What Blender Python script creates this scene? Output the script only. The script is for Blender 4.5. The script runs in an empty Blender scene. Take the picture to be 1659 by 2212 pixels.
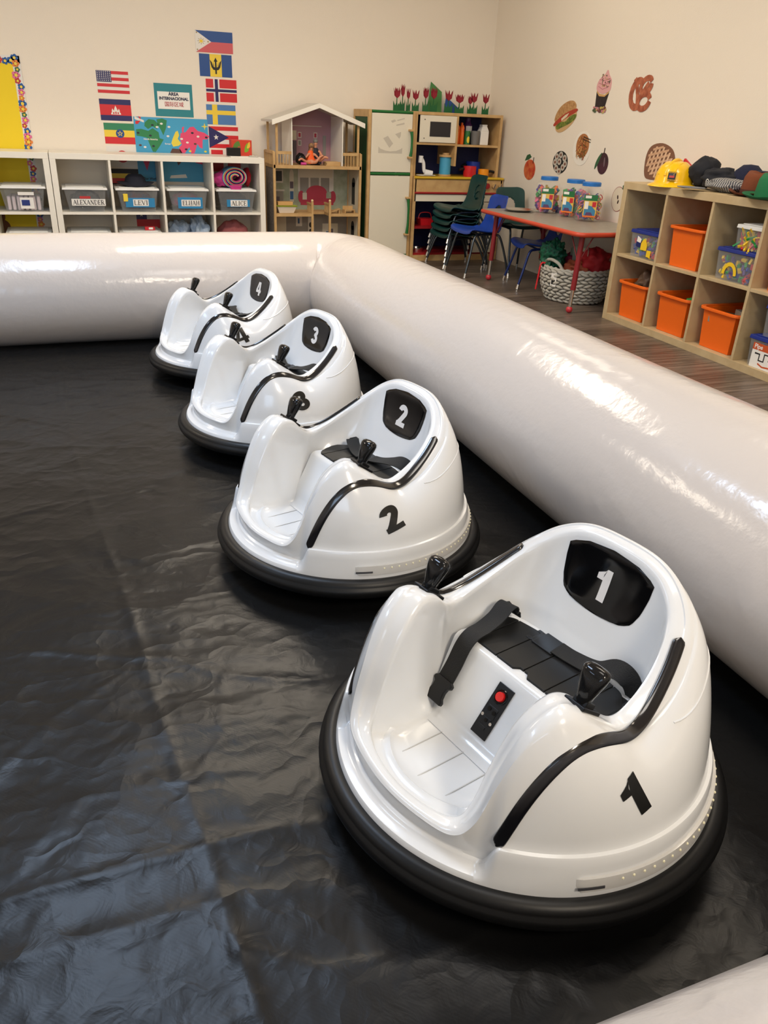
import bpy, bmesh, math, random
import numpy as np
from mathutils import Vector, Matrix, Quaternion, noise
random.seed(7)
PI = math.pi
SC = bpy.context.scene
COL = SC.collection

# ------------------------------------------------------------------ camera
CAM_H = 1.035
cd = bpy.data.cameras.new('camera')
cam = bpy.data.objects.new('camera', cd)
COL.objects.link(cam)
SC.camera = cam
cd.sensor_fit = 'VERTICAL'
cd.sensor_height = 24.0
cd.lens = 24.0 * 1672.0 / 2212.0
cd.clip_start = 0.02
_X = Vector((0.936, -0.351, 0.040)); _D = Vector((-0.125, -0.437, -0.891)); _F = Vector((0.330, 0.828, -0.452))
def _basis(pitch=26.9, roll=2.6, vx=122.0, f=1672.0):
    th = math.radians(90 - pitch); r = math.radians(roll)
    d = Vector((-math.sin(r) * math.sin(th), math.cos(r) * math.sin(th), math.cos(th)))
    a = vx - 829.5
    b = -(a * d[0] + f * d[2]) / d[1]
    Y = Vector((a, b, f)).normalized()
    up = -d
    X = Y.cross(up)
    if X[0] < 0: X = -X
    # rows: world axes in camera coordinates (x right, y down, z forward)
    right = Vector((X[0], Y[0], up[0])); down = Vector((X[1], Y[1], up[1])); fwd = Vector((X[2], Y[2], up[2]))
    return right, down, fwd
_r, _d, _f = _basis()
M = Matrix(((_r[0], -_d[0], -_f[0], 0), (_r[1], -_d[1], -_f[1], 0), (_r[2], -_d[2], -_f[2], CAM_H), (0, 0, 0, 1)))
cam.matrix_world = M

# ------------------------------------------------------------------ light
w = bpy.data.worlds.new('world'); SC.world = w; w.use_nodes = True
w.node_tree.nodes['Background'].inputs[0].default_value = (0.75, 0.85, 1.0, 1)
w.node_tree.nodes['Background'].inputs[1].default_value = 1.0
SC.view_settings.view_transform = 'Standard'
SC.view_settings.look = 'None'
SC.view_settings.gamma = 1.0
SC.view_settings.use_curve_mapping = False
SC.view_settings.exposure = 0.0
CEIL = 2.6
WARM = (1.0, 0.87, 0.70); COOL = (0.58, 0.75, 1.0); NEUT = (1.0, 0.93, 0.84)
TROFFERS_AND_FILL = [((0.95, 4.15), (1.15, 0.55), WARM, 52), ((-0.25, 2.45), (0.5, 1.15), COOL, 42), ((0.85, 0.85), (0.5, 1.15), NEUT, 14),
            ((0.9, -1.6), (0.5, 1.15), WARM, 86), ((-2.3, 4.6), (1.15, 0.55), WARM, 44), ((-2.6, 1.6), (0.5, 1.15), COOL, 22),
            ((2.4, 2.2), (0.5, 1.15), WARM, 20), ((2.55, 4.9), (0.5, 1.15), WARM, 7)]  # last entry: fill lamp added to brighten the back wall near the corner

# ------------------------------------------------------------------ materials
MATS = {}
def mat(name, col, rough=0.5, metal=0.0, coat=0.0, alpha=1.0, trans=0.0, emit=None, bump=None, spec=None, var=None):
    if name in MATS: return MATS[name]
    m = bpy.data.materials.new(name); m.use_nodes = True
    nt = m.node_tree; b = nt.nodes['Principled BSDF']
    b.inputs['Base Color'].default_value = (*col, 1)
    b.inputs['Roughness'].default_value = rough
    b.inputs['Metallic'].default_value = metal
    b.inputs['Coat Weight'].default_value = coat
    b.inputs['Coat Roughness'].default_value = 0.08
    b.inputs['Alpha'].default_value = alpha
    b.inputs['Transmission Weight'].default_value = trans
    if spec is not None: b.inputs['Specular IOR Level'].default_value = spec
    if emit:
        b.inputs['Emission Color'].default_value = (*emit[0], 1); b.inputs['Emission Strength'].default_value = emit[1]
    tc = None
    if bump or var:
        tc = nt.nodes.new('ShaderNodeTexCoord')
    if var:   # (scale, second colour)
        n = nt.nodes.new('ShaderNodeTexNoise'); n.inputs['Scale'].default_value = var[0]; n.inputs['Detail'].default_value = 4
        r = nt.nodes.new('ShaderNodeMix'); r.data_type = 'RGBA'
        r.inputs[6].default_value = (*col, 1); r.inputs[7].default_value = (*var[1], 1)
        cr = nt.nodes.new('ShaderNodeMapRange'); cr.inputs[1].default_value = 0.38; cr.inputs[2].default_value = 0.62
        nt.links.new(tc.outputs['Object'], n.inputs['Vector']); nt.links.new(n.outputs['Fac'], cr.inputs[0])
        nt.links.new(cr.outputs[0], r.inputs[0]); nt.links.new(r.outputs[2], b.inputs['Base Color'])
    if bump:  # (scale, strength)
        n = nt.nodes.new('ShaderNodeTexNoise'); n.inputs['Scale'].default_value = bump[0]; n.inputs['Detail'].default_value = 5
        bp = nt.nodes.new('ShaderNodeBump'); bp.inputs['Strength'].default_value = bump[1]; bp.inputs['Distance'].default_value = bump[2] if len(bump) > 2 else 0.01
        nt.links.new(tc.outputs['Object'], n.inputs['Vector']); nt.links.new(n.outputs['Fac'], bp.inputs['Height'])
        nt.links.new(bp.outputs[0], b.inputs['Normal'])
    MATS[name] = m
    return m
def srgb(r, g, b):
    f = lambda c: (c / 255 / 12.92) if c / 255 <= 0.04045 else ((c / 255 + 0.055) / 1.055) ** 2.4
    return (f(r), f(g), f(b))

# ------------------------------------------------------------------ mesh builder
class MB:
    def __init__(s): s.v = []; s.f = []; s.m = []
    def add(s, vs, fs, m=0, T=None):
        o = len(s.v)
        for p in vs:
            p = Vector(p)
            s.v.append(T @ p if T else p)
        for f in fs: s.f.append([i + o for i in f]); s.m.append(m)
        return s
    def box(s, c, d, m=0, T=None, rz=0, rx=0, ry=0):
        R = Matrix.Rotation(rz, 4, 'Z') @ Matrix.Rotation(ry, 4, 'Y') @ Matrix.Rotation(rx, 4, 'X')
        vs = [Vector(c) + R @ Vector((x * d[0] / 2, y * d[1] / 2, z * d[2] / 2)) for x in (-1, 1) for y in (-1, 1) for z in (-1, 1)]
        return s.add(vs, [(0, 1, 3, 2), (4, 6, 7, 5), (0, 4, 5, 1), (2, 3, 7, 6), (0, 2, 6, 4), (1, 5, 7, 3)], m, T)
    def bb(s, a, b, m=0, T=None):
        return s.box([(a[i] + b[i]) / 2 for i in range(3)], [abs(b[i] - a[i]) for i in range(3)], m, T)
    def hexa(s, b0, b1, m=0, T=None):   # two rects (x0,x1,y0,y1,z) : bottom, top
        vs = [(b0[0], b0[2], b0[4]), (b0[1], b0[2], b0[4]), (b0[1], b0[3], b0[4]), (b0[0], b0[3], b0[4]),
              (b1[0], b1[2], b1[4]), (b1[1], b1[2], b1[4]), (b1[1], b1[3], b1[4]), (b1[0], b1[3], b1[4])]
        return s.add(vs, [(3, 2, 1, 0), (4, 5, 6, 7), (0, 1, 5, 4), (1, 2, 6, 5), (2, 3, 7, 6), (3, 0, 4, 7)], m, T)
    def tray(s, b0, b1, t, m=0, T=None):   # open-topped tapered tray with thickness
        def r(b, e): return [(b[0] + e, b[2] + e), (b[1] - e, b[2] + e), (b[1] - e, b[3] - e), (b[0] + e, b[3] - e)]
        vs = [(*p, b0[4]) for p in r(b0, 0)] + [(*p, b1[4]) for p in r(b1, 0)] + [(*p, b1[4]) for p in r(b1, t)] + [(*p, b0[4] + t) for p in r(b0, t)]
        fs = [(3, 2, 1, 0)]
        for k in (0, 4, 8):
            for i in range(4):
                j = (i + 1) % 4; fs.append((k + i, k + j, k + 4 + j, k + 4 + i))
        fs.append((12, 13, 14, 15))
        return s.add(vs, fs, m, T)
    def cyl(s, p0, p1, r0, r1=None, n=16, m=0, T=None, caps=True):
        r1 = r0 if r1 is None else r1
        p0 = Vector(p0); p1 = Vector(p1); d = (p1 - p0).normalized()
        a = d.orthogonal().normalized(); b = d.cross(a)
        vs = []
        for p, r in ((p0, r0), (p1, r1)):
            for i in range(n):
                t = 2 * PI * i / n; vs.append(p + a * math.cos(t) * r + b * math.sin(t) * r)
        fs = [(i, (i + 1) % n, n + (i + 1) % n, n + i) for i in range(n)]
        if caps: fs += [tuple(range(n))[::-1], tuple(range(n, 2 * n))]
        return s.add(vs, fs, m, T)
    def lathe(s, prof, n=32, c=(0, 0, 0), m=0, T=None, sx=1, sy=1, fn=None, close=False):
        vs = []; k = len(prof)
        for i in range(n):
            t = 2 * PI * i / n
            for r, z in prof:
                if fn: r, z = fn(r, z, t)
                vs.append((c[0] + r * math.cos(t) * sx, c[1] + r * math.sin(t) * sy, c[2] + z))
        fs = []
        for i in range(n):
            j = (i + 1) % n
            for q in range(k if close else k - 1):
                q2 = (q + 1) % k
                fs.append((i * k + q, j * k + q, j * k + q2, i * k + q2))
        return s.add(vs, fs, m, T)
    def sphere(s, c, r, sc=(1, 1, 1), n=20, m=0, T=None, fn=None):
        prof = [(math.sin(PI * i / (n // 2)), -math.cos(PI * i / (n // 2))) for i in range(n // 2 + 1)]
        vs = []; fs = []; k = len(prof)
        for i in range(n):
            t = 2 * PI * i / n
            for a, z in prof:
                p = Vector((a * math.cos(t), a * math.sin(t), z))
                q = 1 + (fn(p) if fn else 0)
                vs.append((c[0] + p[0] * r * sc[0] * q, c[1] + p[1] * r * sc[1] * q, c[2] + p[2] * r * sc[2] * q))
        for i in range(n):
            j = (i + 1) % n
            for q in range(k - 1): fs.append((i * k + q, j * k + q, j * k + q + 1, i * k + q + 1))
        return s.add(vs, fs, m, T)
    def tube(s, path, r, n=8, m=0, T=None, closed=False, caps=True, sq=None):
        P = [Vector(p) for p in path]; N = len(P)
        rr = r if isinstance(r, (list, tuple)) else [r] * N
        up = None; vs = []
        for i in range(N):
            a = P[(i - 1) % N] if (i > 0 or closed) else P[0]; b = P[(i + 1) % N] if (i < N - 1 or closed) else P[-1]
            d = (b - a).normalized()
            if up is None: up = d.orthogonal().normalized() if sq is None else Vector(sq)
            up = (up - d * up.dot(d)).normalized(); sd = d.cross(up)
            for j in range(n):
                t = 2 * PI * j / n; vs.append(P[i] + up * math.cos(t) * rr[i] + sd * math.sin(t) * rr[i])
        fs = []
        for i in range(N if closed else N - 1):
            i2 = (i + 1) % N
            for j in range(n): fs.append((i * n + j, i * n + (j + 1) % n, i2 * n + (j + 1) % n, i2 * n + j))
        if caps and not closed: fs += [tuple(range(n))[::-1], tuple(range((N - 1) * n, N * n))]
        return s.add(vs, fs, m, T)
    def prism(s, poly, t, m=0, T=None, z0=0.0):   # poly in local xy, extruded z0..z0+t
        n = len(poly)
        vs = [(p[0], p[1], z0) for p in poly] + [(p[0], p[1], z0 + t) for p in poly]
        fs = [tuple(range(n))[::-1], tuple(range(n, 2 * n))] + [(i, (i + 1) % n, n + (i + 1) % n, n + i) for i in range(n)]
        return s.add(vs, fs, m, T)
    def ribbon(s, path, ups, w, t, m=0, T=None):  # flat band with thickness; ups = normals
        P = [Vector(p) for p in path]; N = len(P); vs = []
        for i in range(N):
            d = (P[min(i + 1, N - 1)] - P[max(i - 1, 0)]).normalized()
            u = Vector(ups[i]); u = (u - d * u.dot(d)).normalized(); sd = d.cross(u)
            ww = w[i] if isinstance(w, (list, tuple)) else w
            for a, b in ((-.5, 0), (.5, 0), (.5, 1), (-.5, 1)): vs.append(P[i] + sd * a * ww + u * b * t)
        fs = [(i * 4 + j, i * 4 + (j + 1) % 4, i * 4 + 4 + (j + 1) % 4, i * 4 + 4 + j) for i in range(N - 1) for j in range(4)]
        fs += [(3, 2, 1, 0), ((N - 1) * 4, (N - 1) * 4 + 1, (N - 1) * 4 + 2, (N - 1) * 4 + 3)]
        return s.add(vs, fs, m, T)
    def grid(s, nu, nv, fn, m=0, T=None, cu=False, cv=False, skip=None):
        vs = [fn(i, j) for i in range(nu) for j in range(nv)]
        fs = []
        for i in range(nu if cu else nu - 1):
            for j in range(nv if cv else nv - 1):
                if skip and skip(i, j): continue
                fs.append((i * nv + j, ((i + 1) % nu) * nv + j, ((i + 1) % nu) * nv + (j + 1) % nv, i * nv + (j + 1) % nv))
        return s.add(vs, fs, m, T)
    def obj(s, name, mats, parent=None, smooth=True, bevel=0, loc=None, rz=0, ang=40, solid=0, weld=False, seg=2):
        me = bpy.data.meshes.new(name)
        me.from_pydata([tuple(p) for p in s.v], [], s.f)
        if not isinstance(mats, (list, tuple)): mats = [mats]
        for mm in mats: me.materials.append(mm)
        for p, k in zip(me.polygons, s.m): p.material_index = k
        bm = bmesh.new(); bm.from_mesh(me)
        if weld: bmesh.ops.remove_doubles(bm, verts=bm.verts, dist=1e-5)
        bmesh.ops.recalc_face_normals(bm, faces=bm.faces)
        for f in bm.faces: f.smooth = smooth
        if smooth:
            for e in bm.edges:
                if len(e.link_faces) == 2 and e.calc_face_angle(0) > math.radians(ang): e.smooth = False
        bm.to_mesh(me); bm.free()
        o = bpy.data.objects.new(name, me); COL.objects.link(o)
        if parent: o.parent = parent
        if loc: o.location = loc
        o.rotation_euler.z = rz
        if solid:
            md = o.modifiers.new('solid', 'SOLIDIFY'); md.thickness = solid; md.offset = 0
        if bevel:
            md = o.modifiers.new('bevel', 'BEVEL'); md.width = bevel; md.segments = seg; md.limit_method = 'ANGLE'; md.angle_limit = math.radians(45)
        return o

def tag(o, label=None, cat=None, group=None, kind=None):
    if label: o['label'] = label
    if cat: o['category'] = cat
    if group: o['group'] = group
    if kind: o['kind'] = kind
    return o
def thing(name, label, cat, loc=(0, 0, 0), rz=0, group=None):
    o = bpy.data.objects.new(name, None); COL.objects.link(o)
    o.location = loc; o.rotation_euler.z = rz; o.empty_display_size = 0.05
    return tag(o, label, cat, group)
def copy_tree(o, parent=None):
    c = o.copy(); COL.objects.link(c); c.parent = parent
    for ch in [x for x in bpy.data.objects if x.parent == o]: copy_tree(ch, c)
    return c
def ellipse(cx, cy, rx, ry, n=28, rot=0, a0=0, a1=2 * PI):
    full = abs(a1 - a0 - 2 * PI) < 1e-6
    out = []
    for i in range(n if full else n + 1):
        t = a0 + (a1 - a0) * i / n
        x = rx * math.cos(t); y = ry * math.sin(t)
        out.append((cx + x * math.cos(rot) - y * math.sin(rot), cy + x * math.sin(rot) + y * math.cos(rot)))
    return out
def crom(P, n, closed=False):
    P = [Vector(p) for p in P]; N = len(P); out = []
    for i in range(N if closed else N - 1):
        g = lambda k: P[k % N] if closed else P[max(0, min(N - 1, k))]
        p0, p1, p2, p3 = g(i - 1), g(i), g(i + 1), g(i + 2)
        for j in range(n):
            t = j / n
            out.append(0.5 * ((2 * p1) + (p2 - p0) * t + (2 * p0 - 5 * p1 + 4 * p2 - p3) * t * t + (3 * p1 - p0 - 3 * p2 + p3) * t ** 3))
    if not closed: out.append(P[-1])
    return out
def smooth_poly(pts, n=5):
    return [(p[0], p[1]) for p in crom([(a, b, 0) for a, b in pts], n, True)]
def band(pts, w):      # stroke of constant width -> list of quads
    out = []; P = [Vector((a, b)) for a, b in pts]; L = []; R = []
    for i in range(len(P)):
        d = (P[min(i + 1, len(P) - 1)] - P[max(i - 1, 0)]).normalized(); nn = Vector((-d[1], d[0]))
        L.append(P[i] + nn * w / 2); R.append(P[i] - nn * w / 2)
    for i in range(len(P) - 1): out.append([tuple(L[i]), tuple(R[i]), tuple(R[i + 1]), tuple(L[i + 1])])
    return out
# axes for flat things on the walls
T_BACK = lambda x, z, y=6.499: Matrix(((1, 0, 0, x), (0, 0, -1, y), (0, 1, 0, z), (0, 0, 0, 1)))       # local x -> +X, local y -> +Z, local z -> -Y (into room)
T_RIGHT = lambda y, z, x=3.365: Matrix(((0, 0, -1, x), (-1, 0, 0, y), (0, 1, 0, z), (0, 0, 0, 1)))     # local x -> -Y, local y -> +Z, local z -> -X
def text(name, body, size, m, parent, T, ext=0.0004, bold=0.0, align='CENTER', spacing=1.0, shear=0):
    cu = bpy.data.curves.new(name, 'FONT'); cu.body = body; cu.size = size; cu.extrude = ext; cu.offset = bold
    cu.align_x = align; cu.align_y = 'CENTER'; cu.space_character = spacing; cu.shear = shear; cu.resolution_u = 3
    o = bpy.data.objects.new(name, cu); COL.objects.link(o)
    dg = bpy.context.evaluated_depsgraph_get(); dg.update()
    me = bpy.data.meshes.new_from_object(o.evaluated_get(dg))
    bpy.data.objects.remove(o); bpy.data.curves.remove(cu)
    me.materials.clear(); me.materials.append(m)
    ob = bpy.data.objects.new(name, me); COL.objects.link(ob)
    if parent: ob.parent = parent
    ob.matrix_local = T
    return ob
# serif lettering drawn with strokes: thick and thin strokes plus slab feet
SERIF = {
 'A': ([((.05, 0), (.45, 1)), ], [((.42, 1), (.85, 0)), ], [((.2, .33), (.7, .33))], [(.05, 0), (.85, 0)]),
}
def serif_word(name, word, h, m, parent, T, width=None):
    """roman capitals built from thick / thin strokes and serifs, centred at the origin of T"""
    th, tn, sf = .16, .07, .06
    G = {
     'A': (.95, [('n', (.1, 0), (.46, 1)), ('k', (.45, 1), (.84, 0)), ('n', (.22, .34), (.72, .34))], [(.1, 0), (.84, 0)]),
     'L': (.78, [('k', (.22, 0), (.22, 1)), ('n', (.22, .03), (.72, .03)), ('n', (.72, 0), (.72, .24))], [(.22, 1), (.22, 0)]),
     'E': (.82, [('k', (.22, 0), (.22, 1)), ('n', (.22, .03), (.74, .03)), ('n', (.22, .97), (.7, .97)), ('n', (.22, .52), (.58, .52)), ('n', (.74, 0), (.74, .24)), ('n', (.7, 1), (.7, .78)), ('n', (.58, .62), (.58, .42))], [(.22, 1), (.22, 0)]),
     'X': (.95, [('k', (.16, 1), (.8, 0)), ('n', (.14, 0), (.78, 1))], [(.16, 1), (.8, 0), (.14, 0), (.78, 1)]),
     'N': (1.0, [('n', (.2, 0), (.2, 1)), ('k', (.2, 1), (.8, 0)), ('n', (.8, 0), (.8, 1))], [(.2, 0), (.2, 1), (.8, 1)]),
     'D': (.95, [('k', (.22, 0), (.22, 1)), ('c', [(.22, .97), (.5, .97), (.72, .88), (.84, .7), (.87, .5), (.84, .3), (.72, .12), (.5, .03), (.22, .03)])], [(.22, 0), (.22, 1)]),
     'R': (.9, [('k', (.22, 0), (.22, 1)), ('c', [(.22, .97), (.5, .97), (.66, .9), (.7, .74), (.66, .58), (.5, .5), (.22, .5)]), ('k', (.48, .5), (.82, 0))], [(.22, 0), (.22, 1), (.82, 0)]),
     'V': (.92, [('k', (.12, 1), (.48, 0)), ('n', (.48, 0), (.82, 1))], [(.12, 1), (.82, 1)]),
     'I': (.46, [('k', (.23, 0), (.23, 1))], [(.23, 0), (.23, 1)]),
     'J': (.5, [('c', [(.3, 1), (.3, .1), (.22, -.08), (.06, -.1)]), ('k', (.3, .15), (.3, 1))], [(.3, 1)]),
     'H': (1.0, [('k', (.22, 0), (.22, 1)), ('k', (.78, 0), (.78, 1)), ('n', (.22, .5), (.78, .5))], [(.22, 0), (.22, 1), (.78, 0), (.78, 1)]),
     'C': (.85, [('c', [(.76, .78), (.66, .93), (.48, .99), (.3, .93), (.18, .76), (.15, .5), (.18, .24), (.3, .07), (.48, .01), (.66, .07), (.78, .22)]), ('k', (.17, .3), (.17, .7)), ('n', (.76, .98), (.76, .7))], []),
    }
    W = sum(G[c][0] for c in word)
    k = h; sxx = 1.0
    if width: sxx = width / (W * h)
    b = MB(); x = -W / 2
    def q(p): return ((x + p[0]) * k * sxx, (p[1] - .5) * k)
    for c in word:
        adv, strokes, feet = G[c]
        for st in strokes:
            if st[0] == 'c':
                for qd in band([q(p) for p in st[1]], .09 * k): b.prism(qd, .0005)
            else:
                for qd in band([q(st[1]), q(st[2])], (th if st[0] == 'k' else tn) * k): b.prism(qd, .0005)
        for f in feet:
            a = q((f[0] - .13, f[1])); e = q((f[0] + .13, f[1]))
            for qd in band([a, e], sf * k): b.prism(qd, .0005)
        x += adv
    o = b.obj(name, m, parent, smooth=False); o.matrix_local = T
    return o
# ------------------------------------------------------------------ base materials
wall_m = mat('wall_paint', srgb(236, 226, 210), 0.75, bump=(160, 0.25, 0.002))
ceil_m = mat('ceiling_paint', srgb(225, 220, 210), 0.9)
white_p = mat('white_plastic', srgb(232, 232, 230), 0.35)
shelf_w = mat('white_laminate', srgb(242, 237, 224), 0.35)
birch = mat('birch_laminate', srgb(196, 174, 134), 0.5, var=(14, srgb(188, 164, 124)))
pine = mat('pine', srgb(202, 166, 112), 0.5, var=(12, srgb(188, 150, 98)))
black = mat('black_plastic', (0.006, 0.006, 0.0065), 0.33, spec=.35)
black_g = mat('black_gloss', (0.003, 0.003, 0.0035), 0.07, spec=.35)
black_r = mat('black_rubber', (0.022, 0.021, 0.02), 0.5, bump=(90, 0.1, 0.002))
chrome = mat('chrome', (0.75, 0.74, 0.72), 0.18, 1.0)
red_p = mat('red_plastic', srgb(200, 30, 38), 0.3)
blue_p = mat('blue_plastic', srgb(24, 60, 170), 0.35)
green_p = mat('green_plastic', srgb(20, 120, 60), 0.4)
yellow_p = mat('yellow_plastic', srgb(250, 196, 10), 0.25, coat=.5)
orange_p = mat('orange_plastic', srgb(240, 106, 20), 0.4, bump=(300, 0.1, 0.001))
clear_p = mat('clear_plastic', (0.60, 0.62, 0.63), 0.08, alpha=0.12, spec=0.6)
paper = mat('white_paper', srgb(238, 235, 228), 0.6)

# floor : wood look vinyl planks running along x
def floor_mat():
    m = bpy.data.materials.new('wood_vinyl'); m.use_nodes = True; nt = m.node_tree; b = nt.nodes['Principled BSDF']; L = nt.links.new
    tc = nt.nodes.new('ShaderNodeTexCoord'); mp = nt.nodes.new('ShaderNodeMapping'); L(tc.outputs['Object'], mp.inputs[0])
    br = nt.nodes.new('ShaderNodeTexBrick'); br.offset = 0.37; br.inputs['Scale'].default_value = 1
    br.inputs['Brick Width'].default_value = 1.2; br.inputs['Row Height'].default_value = 0.15; br.inputs['Mortar Size'].default_value = 0.0012
    br.inputs['Color1'].default_value = (*srgb(92, 82, 74), 1); br.inputs['Color2'].default_value = (*srgb(122, 110, 100), 1); br.inputs['Mortar'].default_value = (*srgb(45, 38, 33), 1)
    L(mp.outputs[0], br.inputs[0])
    m2 = nt.nodes.new('ShaderNodeMapping'); m2.inputs['Scale'].default_value = (2.2, 34, 1); L(tc.outputs['Object'], m2.inputs[0])
    n = nt.nodes.new('ShaderNodeTexNoise'); n.inputs['Scale'].default_value = 1.5; n.inputs['Detail'].default_value = 6; n.inputs['Distortion'].default_value = .6; L(m2.outputs[0], n.inputs['Vector'])
    cr = nt.nodes.new('ShaderNodeValToRGB'); cr.color_ramp.elements[0].position = .33; cr.color_ramp.elements[1].position = .68
    cr.color_ramp.elements[0].color = (.45, .41, .38, 1); cr.color_ramp.elements[1].color = (1.25, 1.2, 1.15, 1); L(n.outputs['Fac'], cr.inputs[0])
    mx = nt.nodes.new('ShaderNodeMix'); mx.data_type = 'RGBA'; mx.blend_type = 'MULTIPLY'; mx.inputs[0].default_value = 1
    L(br.outputs['Color'], mx.inputs[6]); L(cr.outputs[0], mx.inputs[7]); L(mx.outputs[2], b.inputs['Base Color'])
    b.inputs['Roughness'].default_value = .38
    return m
XL, XR, YN, YF = -4.2, 3.366, -3.2, 6.5
def st(name, b, m, **k): return tag(b.obj(name, m, smooth=False, **k), kind='structure')
st('floor', MB().bb((XL, YN, -.1), (XR, YF, 0)), floor_mat())
st('ceiling', MB().bb((XL, YN, CEIL), (XR, YF, CEIL + .1)), ceil_m)
st('wall_back', MB().bb((XL - .1, YF, 0), (XR + .1, YF + .1, CEIL)), wall_m)
st('wall_right', MB().bb((XR, YN, 0), (XR + .1, YF, CEIL)), wall_m)
st('wall_left', MB().bb((XL - .1, YN, 0), (XL, YF, CEIL)), wall_m)
# wall behind the viewer with a tall window on each side
nb = MB()
for a, c, z0, z1 in ((XL - .1, -3.3, 0, CEIL), (-3.3, -.9, 0, .7), (-3.3, -.9, 2.2, CEIL), (-.9, XR + .1, 0, CEIL)): nb.bb((a, YN - .1, z0), (c, YN, z1))
st('wall_front', nb, wall_m)
wn = MB()
for a, c, z0, z1 in ((-3.3, -3.24, .7, 2.2), (-.96, -.9, .7, 2.2), (-2.13, -2.07, .7, 2.2), (-3.3, -.9, .7, .76), (-3.3, -.9, 2.14, 2.2)): wn.bb((a, YN - .08, z0), (c, YN - .02, z1))
st('window_1', wn, white_p)
def area(name, loc, rot, sx, sy, col, power):
    ld = bpy.data.lights.new(name, 'AREA'); ld.shape = 'RECTANGLE'; ld.size = sx; ld.size_y = sy; ld.color = col; ld.energy = power
    o = bpy.data.objects.new(name, ld); COL.objects.link(o); o.location = loc; o.rotation_euler = rot; return o
area('window_daylight', (-2.1, YN - .15, 1.45), (math.radians(-90), 0, math.radians(180)), 2.3, 1.4, (.55, .74, 1.0), 40)
k = 0
for (x, y), (sx, sy), c, pw in TROFFERS_AND_FILL:
    fr = MB()
    for a in ((x - sx / 2 - .03, y - sy / 2 - .03, x + sx / 2 + .03, y - sy / 2), (x - sx / 2 - .03, y + sy / 2, x + sx / 2 + .03, y + sy / 2 + .03), (x - sx / 2 - .03, y - sy / 2, x - sx / 2, y + sy / 2), (x + sx / 2, y - sy / 2, x + sx / 2 + .03, y + sy / 2)):
        fr.bb((a[0], a[1], CEIL - .02), (a[2], a[3], CEIL))
    st('ceiling_light_trim', fr, white_p).name = 'trim_%d' % (k + 1); k += 1  # the added fill lamp gets a trim frame too
    area('troffer_or_fill_lamp', (x, y, CEIL - .012), (0, 0, 0), sx, sy, c, pw)

# ------------------------------------------------------------------ black ground sheet with wrinkles and fold lines
FOLDS = [([(-.14, 3.9), (-.12, 3.2), (-.09, 2.6), (-.059, 2.21), (-.019, 1.86), (.017, 1.526), (.032, 1.274), (.055, 1.037), (.069, .919), (.081, .774), (.089, .676), (.097, .595), (.10, .3)], .0042, .009),
         ([(-1.2, .90), (-.6, .88), (-.221, .87), (.076, .87), (.187, .869), (.292, .854), (.6, .85)], .0050, .014), ([(-.9, 1.62), (-.256, 1.497), (-.12, 1.446), (.024, 1.384), (.079, 1.367), (.171, 1.282), (.318, 1.212), (.5, 1.2)], .0035, .009),
         ([(-1.2, 2.1), (-.29, 2.125), (-.11, 2.192), (.005, 2.192), (.127, 2.223)], .0030, .010), ([(-1.1, 2.70), (-.317, 2.623), (-.177, 2.639), (.027, 2.593)], .0028, .010), ([(-.5, 3.10), (-.339, 3.014), (-.242, 2.929), (-.133, 2.838)], .0030, .007),
         ([(-.16, 3.2), (-.082, 3.111), (.15, 2.789), (.279, 2.637)], .0022, .006), ([(-.6, .78), (-.099, .772), (.08, .771), (.267, .731), (.5, .72)], .0038, .011), ([(.091, .689), (.191, .62), (.317, .597), (.5, .61), (1.0, .66)], .0042, .010),
         ([(-.6, .55), (-.2, .60), (.095, .60)], .0035, .012), ([(-.30, 1.05), (-.15, 1.25), (0, 1.36)], .0025, .008), ([(.06, 1.0), (.14, 1.10), (.17, 1.27)], .0022, .006), ([(-.28, 1.78), (-.1, 1.83), (.05, 1.80), (.3, 1.86)], .0022, .009), ([(.10, 1.9), (.2, 1.6), (.22, 1.4)], .002, .006), ([(-.9, .3), (-.4, 1.4), (-.35, 2.3)], .003, .009), ([(.3, .5), (.55, .42), (.9, .45), (1.1, .52)], .004, .012)]
def sheet_z(x, y):
    z = 0.010 + 0.0030 * noise.noise(Vector((x * 1.6, y * 1.6, 0)))
    q = Vector((x * 3.2 + 1.0 * noise.noise(Vector((x * 2, y * 2, 5))), y * 5.5, 3.1)); z += .0016 * noise.noise(q)
    q = Vector((x * 8 + y * 3, y * 11 - x * 2, 9.7)); z += .0008 * noise.noise(q)
    for pts, amp, wd in FOLDS:
        best = 9.
        for k in range(len(pts) - 1):
            ax, ay = pts[k]; bx, by = pts[k + 1]
            if y < min(ay, by) - .06 or y > max(ay, by) + .06 or x < min(ax, bx) - .06 or x > max(ax, bx) + .06: continue
            dx, dy = bx - ax, by - ay; t = max(0, min(1, ((x - ax) * dx + (y - ay) * dy) / (dx * dx + dy * dy)))
            d = math.hypot(x - ax - t * dx, y - ay - t * dy); best = min(best, d)
        if best < .06: z += amp * math.exp(-best / wd) * (.75 + .5 * noise.noise(Vector((x * 7, y * 7, amp * 999))))
    return max(z, .004)
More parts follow.
